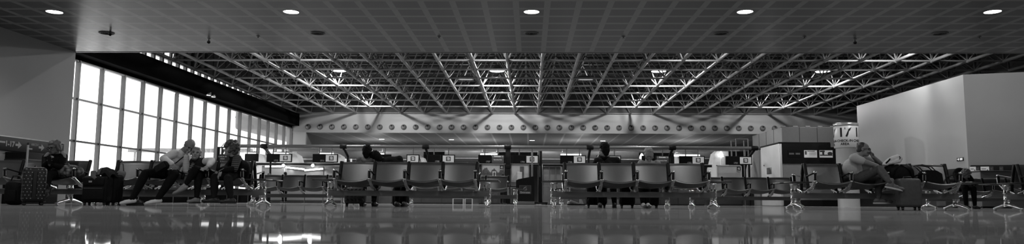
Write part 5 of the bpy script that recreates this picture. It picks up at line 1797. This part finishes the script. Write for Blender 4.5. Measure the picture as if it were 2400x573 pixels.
# ---- people on the rear seats, seen from behind (they face the desks)
RB = BY + 0.42
def from_behind(label, px, hy, hair, cloth, trousers, hp, shA, shB, neck, chestp, feet, hair_style='short', lean=0.0, k=1.0, seed=2, phone=False, w=1.0, arm_up=None, fwd=(0, 1, -0.1), upv=(0, 0, 1), skin=None, sneakers=False, foot_dir=(0.1, 1, 0), toesY=14.15):
    t, o = person(label, px, RB)
    j = Rel(o)
    B = Body()
    hips = j(hp[0], hp[1], RB); hips.z = 0.56
    sA, sB = j(shA[0], shA[1], RB + shA[2]), j(shB[0], shB[1], RB + shB[2])
    nk = j(neck[0], neck[1], RB + neck[2]); ch = j(chestp[0], chestp[1], RB + chestp[2])
    hA, hB = hips + V3((-0.09, 0.04, 0)), hips + V3((0.09, 0.04, 0))
    torso(B, hips, ch, nk, sB, sA, hB, hA, w, 1, 2)
    for i, (fx, fy, yy) in enumerate(feet):
        an = j(fx, fy, yy); an.z = 0.10
        kn = V3((an.x * 0.7 + (hA if i == 0 else hB).x * 0.3, hips.y + 0.44, 0.53))
        limb(B, hA if i == 0 else hB, kn, an, 0.095, 0.068, 0.045, 2, 2, 1.05)
        shoe(t, an + V3((0, 0, -0.01)), V3(foot_dir), M_shoe_w if sneakers else M_shoe_d, M_sole_w if sneakers else M_sole_d, 0.27, low=sneakers)
    if arm_up:
        e_, w_ = j(*arm_up[0]), j(*arm_up[1])
        limb(B, sA, e_, w_, 0.07, 0.056, 0.038, 1, 1)
        hand(B, w_, V3((0.25, 0.05, 0.9)), V3((0.8, 0.4, 0)), 0, 0.7, -1)
    else:
        e_ = sA + V3((-0.06, 0.05, -0.28)); w_ = V3((hA.x + 0.02, hips.y + 0.30, 0.66))
        limb(B, sA, e_, w_, 0.07, 0.056, 0.038, 1, 1)
        hand(B, w_, V3((0.3, 0.9, -0.1)), V3((0, 0.1, -1)), 0, 0.4, -1)
    e_ = sB + V3((0.06, 0.05, -0.28)); w_ = V3((hB.x - 0.02, hips.y + 0.30, 0.66))
    limb(B, sB, e_, w_, 0.07, 0.056, 0.038, 1, 1)
    hand(B, w_, V3((-0.3, 0.9, -0.1)), V3((0, 0.1, -1)), 0, 0.4, 1)
    hc = j(hy[0], hy[1], RB + hy[2])
    R, P = head(B, hc, V3(fwd), upv, k, 0, 3, nk)
    B.build('body', [skin or M_skin, cloth, trousers, M_lip], t, voxel=0.008)
    face_bits(t, R, P, k)
    hair_cap(t, R, P, hair, k, hair_style, seed)
    return t, o, j, R, P

t, o, j, R, P = from_behind('man in dark jacket seen from behind, holding a phone to his ear', 1422, (1416, 352, 0.02), M_hair_d, M_drk2, M_trs_b, (1424, 414), (1400, 378, 0.0), (1445, 377, 0.02), (1420, 368, 0.02), (1422, 394, 0.0),
            [(1406, 480, 14.15), (1440, 480, 14.15)], 'short', k=1.06, seed=8, arm_up=((1390, 393, RB + 0.22), (1400, 376, RB + 0.14)), fwd=(-0.35, 0.93, -0.05), w=1.08)
MB().box(j(1404, 365, RB + 0.10), (0.012, 0.07, 0.13), 0, 0.006, Matrix.Rotation(0.2, 4, 'Y')).build('phone', M_blackg, t)
MB().tube([j(1408, 369, RB + 0.01), j(1416, 372, RB - 0.08), j(1426, 369.5, RB + 0.01)], [0.03, 0.036, 0.03], 10).build('collar', M_drk, t)

t, o, j, R, P = from_behind('blonde woman seen from behind with a scrunchie in her hair, white sneakers', 1521, (1520, 363, 0.02), M_hair_b, M_blouse, M_trs_b, (1521, 418), (1503, 384, 0.0), (1540, 384, 0.0), (1520, 377, 0.02), (1521, 400, 0.0),
            [(1507, 481, 14.05), (1518, 481, 14.05)], 'short', k=1.02, seed=9, w=0.88, sneakers=True, foot_dir=(0.05, -1, 0), fwd=(0.05, 0.98, -0.15))
m = MB()
m.tube([P(0.06 * math.cos(a), -0.105, -0.075 + 0.026 * math.sin(a)) for a in [2 * PI * i / 18 for i in range(18)]], 0.019, 8, closed=True)
m.build('scrunchie', stripes('scrunchie_print', 0.35, 0.10, 'X', 0.025), t)
m = MB()
for i in range(9):
    m.tube([P(-0.02 + 0.005 * i, -0.10, -0.07), P(-0.016 + 0.004 * i, -0.112, -0.12), P(-0.012 + 0.003 * i, -0.10, -0.16)], 0.008, 6)
m.build('ponytail', M_hair_b, t)

t, o, j, R, P = from_behind('dark-haired person in grey hoodie seen from behind, left of the couple', 860, (861, 358, 0.02), M_hair_d, M_hood_c, M_trs_d, (858, 416), (843, 377, 0.0), (876, 376, 0.02), (861, 369, 0.02), (858, 396, 0.0),
            [(848, 478, 14.1), (876, 478, 14.1)], 'short', k=1.06, seed=11)
MB().tube([j(849, 375, RB - 0.02), j(856, 379, RB - 0.09), j(866, 379, RB - 0.09), j(874, 374, RB - 0.02)], [0.035, 0.045, 0.045, 0.035], 10).build('hood', M_hood_c, t)

t, o, j, R, P = from_behind('dark-haired person leaning their head on the hoodie wearer\'s shoulder', 915, (883, 370, 0.0), M_hair_d, M_drk2, M_trs_b, (930, 416), (905, 382, 0.0), (936, 374, 0.0), (896, 377, 0.0), (925, 384, 0.0),
            [(930, 478, 14.15), (948, 478, 14.15)], 'short', k=1.05, seed=12, fwd=(-0.35, 0.85, -0.30), upv=(-0.75, 0, 0.66), w=1.02)

# ---- staff and travellers at the desks
def standing(label, px, Y, head_py, cloth, trousers, hair, facing=(0, 1, 0), w=1.0, style='short', seed=1):
    x = wx(px, Y, 0)
    H = wz(head_py, x, Y)
    k = H / 1.75
    t = thing('person', label, 'person', (x, Y, 0), math.atan2(-facing[0], facing[1]))
    B = Body()
    q = lambda a, b_, c: V3((a * k, b_ * k, c * k))
    torso(B, q(0, 0, 0.95), q(0, 0, 1.25), q(0, 0.01, 1.46), q(-0.185, 0, 1.40), q(0.185, 0, 1.40), q(-0.09, 0, 0.90), q(0.09, 0, 0.90), w, 1, 2)
    for s_ in (-1, 1):
        limb(B, q(0.09 * s_, 0, 0.90), q(0.10 * s_, 0.02, 0.50), q(0.10 * s_, 0, 0.09), 0.092, 0.062, 0.042, 2, 2, 1.04)
        limb(B, q(0.185 * s_, 0, 1.39), q(0.23 * s_, 0.02, 1.12), q(0.20 * s_, 0.14, 0.92), 0.062, 0.048, 0.034, 1, 1)
        hand(B, q(0.20 * s_, 0.14, 0.92), V3((0, 0.5, -0.85)), V3((-s_, 0, 0)), 0, 0.4, -s_, 0.95)
        shoe(t, q(0.10 * s_, 0, 0.085), V3((0.1 * s_, 1, 0)), M_shoe_d, M_sole_d, 0.27)
    R, P = head(B, q(0, 0.02, 1.61), V3((0, 1, -0.08)), (0, 0, 1), k, 0, 3, q(0, 0.01, 1.47))
    B.build('body', [M_skin, cloth, trousers, M_lip], t, voxel=0.012)
    face_bits(t, R, P, k)
    hair_cap(t, R, P, hair, k, style, seed)
    return t
standing('person in a dark suit standing left of the black post by the beach poster', 1178, 39.3, 408, M_drk, M_trs_b, M_hair_d, (0.5, 0.8, 0))
standing('dark-haired person at the bright panels, under the left bright bulb', 666, 40.4, 403.5, M_drk2, M_trs_b, M_hair_d, (-0.8, 0.6, 0), seed=3)
standing('person at the bright panels by the windows, mostly hidden by the left bench table', 627, 40.4, 406.5, M_drk2, M_trs_d, M_hair_m, (0.8, 0.6, 0), seed=4)

# ---- person bent forward on the far right bench
t, o = person('grey-haired person in dark clothes, bowed forward on the far bench by the advertising rail', 2262, FY - 0.3)
j = Rel(o)
B = Body()
Y_ = FY - 0.25
hips = j(2247, 425, Y_); hips.z = 0.56
chest = j(2249, 409, Y_ - 0.06); nk = j(2257, 404, Y_ - 0.16)
shA, shB = j(2241, 406, Y_ - 0.05), j(2269, 412, Y_ - 0.15)
torso(B, hips, chest, nk, shB, shA, hips + V3((-0.1, -0.03, 0)), hips + V3((0.1, -0.03, 0)), 1.0, 1, 2)
for s_, fx in ((-1, 2243), (1, 2262)):
    kn = hips + V3((0.11 * s_, -0.44, -0.02)); an = V3((kn.x, kn.y - 0.02, 0.10))
    limb(B, hips + V3((0.1 * s_, -0.03, 0)), kn, an, 0.098, 0.07, 0.046, 2, 2)
    shoe(t, an + V3((0, 0, -0.01)), V3((0.1 * s_, -1, 0)), M_shoe_d, M_sole_d, 0.27)
for sh, s_ in ((shA, -1), (shB, 1)):
    e_ = sh + V3((0.06 * s_, -0.16, -0.22)); w_ = hips + V3((0.07 * s_, -0.42, 0.11))
    limb(B, sh, e_, w_, 0.066, 0.052, 0.036, 1, 1)
    hand(B, w_, V3((-0.4 * s_, -0.6, 0.2)), V3((0, 0, -1)), 0, 0.5, s_)
hc = j(2264, 408, Y_ - 0.24)
R, P = head(B, hc, V3((0.62, -0.45, -0.64)), (0.5, -0.5, 0.7), 1.06, 0, 3, nk)
B.build('body', [M_skin_d, M_drk, M_trs_b, M_lip], t, voxel=0.009)
face_bits(t, R, P, 1.06)
hair_cap(t, R, P, M_hair_g, 1.08, 'bob', 6)
# ------------------------------------------------------------------ luggage
M_case_b = mat('case_black', 0.008, 0.6, var=0.25, scale=20, bump=0.2, spec=0.15)
M_case_g = mat('case_grey', 0.085, 0.5, spec=0.3, var=0.12, scale=20, bump=0.2)
M_zip = mat('zip_grey', 0.12, 0.4, metal=0.5)
M_rub = mat('wheel_rubber', 0.01, 0.5)
M_tag = mat('luggage_tag', 0.35, 0.5)
M_alu = mat('handle_aluminium', 0.50, 0.3, metal=0.6)

def suitcase(label, loc, w, d, h, rotz=0.0, m=None, handle=None, pockets=True, ribs=0, tag_=False, group=None, tilt=None):
    t = thing('suitcase', label, 'suitcase', loc, rotz, group)
    m = m or M_case_b
    z0 = 0.055
    b = MB().box((0, 0, z0 + (h - z0) / 2), (w, d, h - z0), 0, min(0.055, d * 0.3), None, 4).build('body', m, t)
    k = MB()
    for y in (-0.03, 0.03):
        n = []
        ww, hh = w / 2 + 0.001, (h - z0) / 2
        for i in range(24):
            a = 2 * PI * i / 24
            c, s_ = math.cos(a), math.sin(a)
            p = 0.28
            n.append(V3((math.copysign(abs(c) ** p, c) * (ww - 0.004), y, z0 + hh + math.copysign(abs(s_) ** p, s_) * (hh - 0.004))))
        k.tube(n, 0.008, 6, closed=True)
    k.build('zip_seam', M_zip if m is M_case_g else M_case_b, t)
    if pockets:
        f1 = MB().box((0, -d / 2 - 0.012, z0 + h * 0.30), (w * 0.82, 0.04, h * 0.42), 0, 0.018, None, 3).build('front_pocket', m, t)
        MB().tube([(-w * 0.36, -d / 2 - 0.034, z0 + h * 0.47), (w * 0.36, -d / 2 - 0.034, z0 + h * 0.47)], 0.005, 6).build('pocket_zip', M_zip, f1)
        MB().box((0, -d / 2 - 0.008, z0 + h * 0.70), (w * 0.80, 0.03, h * 0.26), 0, 0.014, None, 3).build('front_pocket', m, t)
    for r in range(ribs):
        z = z0 + (h - z0) * (r + 0.7) / (ribs + 0.4)
        k = MB()
        for c in range(5):
            k.ell((-w * 0.36 + w * 0.18 * c, -d / 2 - 0.002, z), (w * 0.075, 0.018, (h - z0) / ribs * 0.34), 12, 8)
        k.build('quilted_row', m, t)
    for x in (-1, 1):
        for y in (-1, 1):
            wv = MB().lathe([(0.012, -0.012), (0.024, -0.010), (0.026, 0), (0.024, 0.010), (0.012, 0.012)], 12, o=(x * (w / 2 - 0.05), y * (d / 2 - 0.045), 0.026), rot=Matrix.Rotation(PI / 2, 4, 'Y'))
            wv.box((x * (w / 2 - 0.05), y * (d / 2 - 0.045), 0.055), (0.04, 0.045, 0.03), 1, 0.008)
            wv.build('wheel', [M_rub, M_case_b], t)
    MB().tube([(-0.07, 0, h - 0.01), (-0.06, 0, h + 0.025), (0.06, 0, h + 0.025), (0.07, 0, h - 0.01)], 0.012, 8).build('carry_handle', M_rub, t)
    if handle:
        hd = MB()
        for x in handle[1]:
            hd.tube([(x, handle[2], h - 0.02), (x + handle[3], handle[2], handle[0])], 0.014, 8)
        hd.build('pull_handle', M_alu, t)
        MB().box(((handle[1][0] + handle[1][-1]) / 2 + handle[3], handle[2], handle[0] + 0.015), (abs(handle[1][-1] - handle[1][0]) + 0.06, 0.035, 0.04), 0, 0.015).build('grip', M_rub, t)
    if tag_:
        MB().box((-w * 0.12, -d / 2 - 0.03, h * 0.80), (0.055, 0.006, 0.03), 0, 0.002).build('name_tag', M_tag, t)
    return t

# polka-dot case with its tall pulled-out handle
M_dot = mat('case_polka_dots', 0.010, 0.5)
nt, b = nodes_of(M_dot)
tc = nt.nodes.new('ShaderNodeTexCoord'); sp = nt.nodes.new('ShaderNodeSeparateXYZ'); nt.links.new(tc.outputs['Object'], sp.inputs[0])
P_ = 0.052
row = math_node(nt, 'FLOOR', math_node(nt, 'DIVIDE', math_node(nt, 'ADD', sp.outputs['Z'], 10.0), P_))
odd = math_node(nt, 'MULTIPLY', math_node(nt, 'MODULO', row, 2.0), P_ / 2)
def cell(s_, add=None):
    x = math_node(nt, 'ADD', s_, 10.0)
    if add is not None:
        x = math_node(nt, 'ADD', x, add)
    return math_node(nt, 'SUBTRACT', math_node(nt, 'MODULO', x, P_), P_ / 2)
geo = nt.nodes.new('ShaderNodeNewGeometry')
sn = nt.nodes.new('ShaderNodeSeparateXYZ')
vt = nt.nodes.new('ShaderNodeVectorTransform'); vt.vector_type = 'NORMAL'; vt.convert_from = 'WORLD'; vt.convert_to = 'OBJECT'
nt.links.new(geo.outputs['Normal'], vt.inputs[0]); nt.links.new(vt.outputs[0], sn.inputs[0])
onx = math_node(nt, 'GREATER_THAN', math_node(nt, 'ABSOLUTE', sn.outputs['X']), 0.7)
u = math_node(nt, 'ADD', math_node(nt, 'MULTIPLY', sp.outputs['X'], math_node(nt, 'SUBTRACT', 1.0, onx)), math_node(nt, 'MULTIPLY', sp.outputs['Y'], onx))
cu_, cv = cell(u, odd), cell(sp.outputs['Z'])
r2 = math_node(nt, 'ADD', math_node(nt, 'MULTIPLY', cu_, cu_), math_node(nt, 'MULTIPLY', cv, cv))
dot = math_node(nt, 'MULTIPLY', math_node(nt, 'LESS_THAN', r2, 0.0085 ** 2), math_node(nt, 'GREATER_THAN', math_node(nt, 'ABSOLUTE', sp.outputs['Y']), 0.034))
mr = nt.nodes.new('ShaderNodeMapRange'); mr.inputs['To Min'].default_value = 0.007; mr.inputs['To Max'].default_value = 0.28
nt.links.new(dot, mr.inputs['Value']); nt.links.new(mr.outputs['Result'], b.inputs['Base Color'])
Y_ = 12.0
suitcase('black suitcase with white polka dots and its handle pulled up', (wx(79, Y_, 0.3), Y_, 0), 0.41, 0.325, 0.615, -0.93, M_dot, handle=(wz(341, wx(66, Y_, 1), Y_), (-0.05, 0.06), -0.12, -0.02), pockets=False)
Y_ = 12.75
t = thing('duffel_bag', 'black bag slumped behind the polka-dot suitcase', 'bag', (wx(36, Y_, 0.2), Y_, 0))
MB().box((0, 0, 0.21), (0.30, 0.26, 0.42), 0, 0.10, None, 4).build('body', M_case_b, t)
MB().tube([(-0.10, 0, 0.40), (-0.06, 0, 0.50), (0.06, 0, 0.50), (0.10, 0, 0.40)], 0.012, 8).build('handle', M_rub, t)
MB().box((0, -0.13, 0.16), (0.20, 0.03, 0.2), 0, 0.012).build('pocket', M_case_b, t)

# pair of dark cases standing by the window end of the left bench
Y_ = 12.5
suitcase('wide black suitcase with a pale tag, a grey jacket thrown over it', (wx(229, Y_, 0.3), Y_, 0), 0.42, 0.24, 0.50, 0.05, M_case_b, tag_=True)
suitcase('narrow black suitcase standing behind the wide one with the pale tag', (wx(266, Y_ + 0.25, 0.3), Y_ + 0.27, 0), 0.24, 0.22, 0.53, -0.35, M_case_b, pockets=True)
# jacket over them
p = at(243, 400, Y_)
def cloth_drape(name, label, cat, loc, w, d, h, mats, sag=0.12, seed=1, split=None):
    t = thing(name, label, cat, loc)
    rnd = random.Random(seed)
    ph = [rnd.uniform(0, 6) for _ in range(4)]
    def fn(u, v):
        x, y = (u - 0.5) * w, (v - 0.5) * d
        r_ = abs(2 * u - 1)
        z = h * (1 - r_ ** 2.4) * (1 - 0.55 * abs(2 * v - 1) ** 2.2) + 0.018 * math.sin(9 * u + ph[0]) * math.cos(7 * v + ph[1]) + 0.010 * math.sin(17 * u + ph[2] + 5 * v)
        return (x, y, z - sag * max(0, abs(2 * v - 1) - 0.7))
    m = MB().shell(fn, 26, 18, 0.02)
    if split is not None:
        for i, f in enumerate(m.f):
            cx = sum(m.v[k].x for k in f) / len(f)
            if cx > split:
                m.m[i] = 1
    m.build('cloth', mats, t)
    return t, fn
t, fn = cloth_drape('jacket', 'grey and black jacket lying over the dark suitcases', 'jacket', (p.x, Y_ + 0.08, 0.505), 0.29, 0.28, 0.13, [mat('jacket_mid_grey', 0.13, 0.8, var=0.15, scale=14, bump=0.3), M_drk2], seed=4, split=-0.03)
MB().tube([(-0.13, -0.15, 0.06), (-0.11, -0.19, -0.02), (-0.05, -0.20, -0.06)], [0.045, 0.04, 0.03], 10).build('sleeve', MATS['jacket_mid_grey'], t)
p = at(283, 410, 13.0)
t = thing('tote_bag', 'small pale bag on the left end of the trio\'s bench', 'bag', (p.x, 13.0, 0.47))
MB().box((0, 0, 0.06), (0.12, 0.16, 0.18), 0, 0.05, Matrix.Rotation(0.3, 4, 'Y'), 3).build('body', mat('tote_cloth', 0.2, 0.8, var=0.2, scale=10), t)
MB().tube([(-0.04, 0, 0.14), (-0.03, 0, 0.26), (0.03, 0, 0.26), (0.05, 0, 0.13)], 0.008, 6).build('handle', M_rub, t)

# floral bag on the corner bench
M_flor = mat('floral_print', 0.2, 0.8)
nt, b = nodes_of(M_flor)
tc = nt.nodes.new('ShaderNodeTexCoord'); vo = nt.nodes.new('ShaderNodeTexVoronoi'); vo.inputs['Scale'].default_value = 16
nt.links.new(tc.outputs['Object'], vo.inputs['Vector'])
mr = nt.nodes.new('ShaderNodeMapRange'); mr.inputs['From Min'].default_value = 0.15; mr.inputs['From Max'].default_value = 0.75; mr.inputs['To Min'].default_value = 0.30; mr.inputs['To Max'].default_value = 0.012
nt.links.new(vo.outputs['Distance'], mr.inputs['Value']); nt.links.new(mr.outputs['Result'], b.inputs['Base Color'])
Y_ = 13.0
p = at(158, 400, Y_)
t = thing('floral_bag', 'soft bag with a light floral print lying on the corner bench', 'bag', (p.x, Y_, 0.47))
def fb(u, v):
    a, q = 2 * PI * u, PI * (v - 0.5)
    r_ = 1 + 0.05 * math.sin(5 * a + 3 * v) + 0.04 * math.sin(9 * a)
    return (0.265 * r_ * math.cos(q) * math.cos(a), 0.16 * r_ * math.cos(q) * math.sin(a), 0.11 + 0.115 * math.sin(q) * (1.1 if q > 0 else 0.9) + 0.018 * math.sin(7 * a) * math.cos(q))
MB().shell(fb, 32, 16, 0.008).build('body', M_flor, t)
MB().tube([(-0.08, -0.04, 0.20), (-0.06, -0.05, 0.25), (0.04, -0.05, 0.26), (0.08, -0.04, 0.20)], 0.012, 8).build('handle', M_flor, t)

# luggage under the two central benches (standing behind, by the rear seats)
Y_ = 13.62
suitcase('dark quilted suitcase under the left central bench, below the hoodie wearer', (wx(818, Y_, 0.2), Y_ + 0.5, 0), 0.40, 0.22, 0.36, 0.1, M_case_g, pockets=False, ribs=3)
t = thing('backpack', 'black backpack on the floor under the left central bench', 'backpack', (wx(939, 14.6, 0.2), 14.62, 0))
MB().box((0, 0, 0.20), (0.34, 0.22, 0.40), 0, 0.09, None, 4).build('body', M_case_b, t)
MB().box((0.02, -0.11, 0.13), (0.24, 0.07, 0.20), 0, 0.03, None, 3).build('front_pocket', M_case_b, t)
MB().tube([(-0.05, 0.0, 0.39), (0, 0.0, 0.45), (0.05, 0, 0.39)], 0.01, 8).build('loop', M_rub, t)
suitcase('black quilted suitcase under the right central bench, left of the man\'s legs', (wx(1399, 14.3, 0.2), 14.42, 0), 0.40, 0.24, 0.46, 0.0, M_case_b, pockets=False, ribs=3)
suitcase('black suitcase under the right central bench between the man and the blonde woman', (wx(1471, 14.3, 0.2), 14.42, 0), 0.30, 0.22, 0.44, 0.0, M_case_b)
suitcase('black suitcase behind the white sneakers under the right central bench', (wx(1530, 14.3, 0.2), 14.46, 0), 0.28, 0.22, 0.50, 0.0, M_case_b)
# small trolley with pale parcels seen under the right bench
Y_ = 26.0
p = at(1350, 478, Y_)
t = thing('floor_parcel', 'pale crumpled parcel on the floor seen under the right central bench', 'parcel', (wx(1350, Y_, 0.1), Y_, 0))
MB().box((-0.05, 0, 0.10), (0.34, 0.2, 0.09), 0, 0.03, Matrix.Rotation(0.35, 4, 'Y'), 3).build('wrap', mat('parcel_paper', 0.2, 0.7, var=0.3, scale=10, bump=0.5), t)
MB().prism([(0.12, 0.07), (0.27, 0.05), (0.2, 0.22), (0.13, 0.26)], -0.05, 0.05).build('flap', mat('parcel_flap', 0.35, 0.7), t)
MB().box((0.0, 0, 0.035), (0.62, 0.25, 0.05), 0, 0.02, None, 2).build('tray', M_case_b, t)
MB().ell((-0.26, -0.06, 0.09), (0.05, 0.05, 0.07)).build('knot', MATS['parcel_flap'], t)

# right bench: duffel with towels, handbag, grey suitcase
Y_ = 13.02
p = at(2104, 408, Y_)
t = thing('duffel_bag', 'big black duffel bag on the seat beside the man with crossed legs', 'bag', (p.x, Y_, 0.47))
def db(u, v):
    a, q = 2 * PI * u, PI * (v - 0.5)
    cq = math.copysign(abs(math.cos(q)) ** 0.6, math.cos(q)); sq = math.copysign(abs(math.sin(q)) ** 0.7, math.sin(q))
    r_ = 1 + 0.035 * math.sin(4 * a + 2) + 0.02 * math.sin(9 * a + 5 * v)
    ca = math.copysign(abs(math.cos(a)) ** 0.75, math.cos(a)); sa = math.copysign(abs(math.sin(a)) ** 0.75, math.sin(a))
    return (0.245 * r_ * cq * ca, 0.17 * cq * sa, 0.155 + 0.155 * sq + 0.015 * math.sin(6 * a) * cq)
MB().shell(db, 36, 18, 0.01).build('body', M_case_b, t)
MB().tube([(-0.16, -0.172, 0.10), (-0.13, -0.178, 0.2), (0.0, -0.13, 0.30), (0.13, -0.178, 0.2), (0.16, -0.172, 0.1)], 0.013, 8).build('strap', M_drk, t)
MB().tube([(-0.2, 0, 0.30), (0.2, 0, 0.305)], 0.008, 6).build('zip', M_zip, t)
p = at(2092, 377, Y_)
tj = thing('towel', 'pale rolled towel lying on top of the black duffel bag', 'towel', (p.x, Y_, 0.775))
L_ = V3(tj.location)
tb = Body()
pa = [(at(x, y, Y_ - dy_) - L_, r_) for x, y, dy_, r_ in ((2070, 386, 0.08, 0.022), (2078, 382, 0.06, 0.045), (2087, 378, 0.04, 0.062), (2097, 374, 0.03, 0.068), (2105, 370, 0.04, 0.058), (2109, 372, 0.07, 0.045), (2106, 378, 0.09, 0.042), (2098, 380, 0.09, 0.036))]
for (p0, r0), (p1, r1) in zip(pa, pa[1:]):
    tb.c(p0, p1, r0, r1)
for x, y in ((2084, 383), (2092, 382), (2075, 386)):
    tb.e(at(x, y, Y_ - 0.08) - L_, (0.055, 0.05, 0.03))
tb.build('cloth', [M_jkt_l], tj, voxel=0.010, smooth=2)
MB().tube([at(2108, 367, Y_ - 0.115) - L_, at(2110, 371, Y_ - 0.12) - L_, at(2108, 374, Y_ - 0.125) - L_], 0.012, 8, flat=0.5).build('roll_core', M_drk2, tj)
MB().tube([at(2076, 384, Y_ - 0.12) - V3(tj.location), at(2083, 377, Y_ - 0.12) - V3(tj.location), at(2086, 373, Y_ - 0.10) - V3(tj.location)], 0.012, 6).build('dark_edge', M_drk, tj)

p = at(2181, 412, Y_)
t = thing('handbag', 'black handbag with two looped handles on the right bench', 'bag', (p.x, Y_, 0.455))
MB().prism([(-0.20, 0), (0.17, 0), (0.15, 0.17), (0.06, 0.225), (-0.10, 0.235), (-0.16, 0.19)], -0.09, 0.09).build('body', M_case_b, t)
for y in (-0.05, 0.05):
    MB().tube([(-0.14, y, 0.20), (-0.20, y, 0.27), (-0.26, y, 0.30), (-0.16, y, 0.325), (0.0, y, 0.285), (0.08, y, 0.20)], 0.010, 8).build('handle', M_rub, t)
Y_ = 12.62
suitcase('dark grey suitcase standing before the duffel, by the crossed leg', (wx(2128, Y_, 0.3), Y_, 0), 0.38, 0.22, 0.53, 0.06, M_case_g, pockets=False)
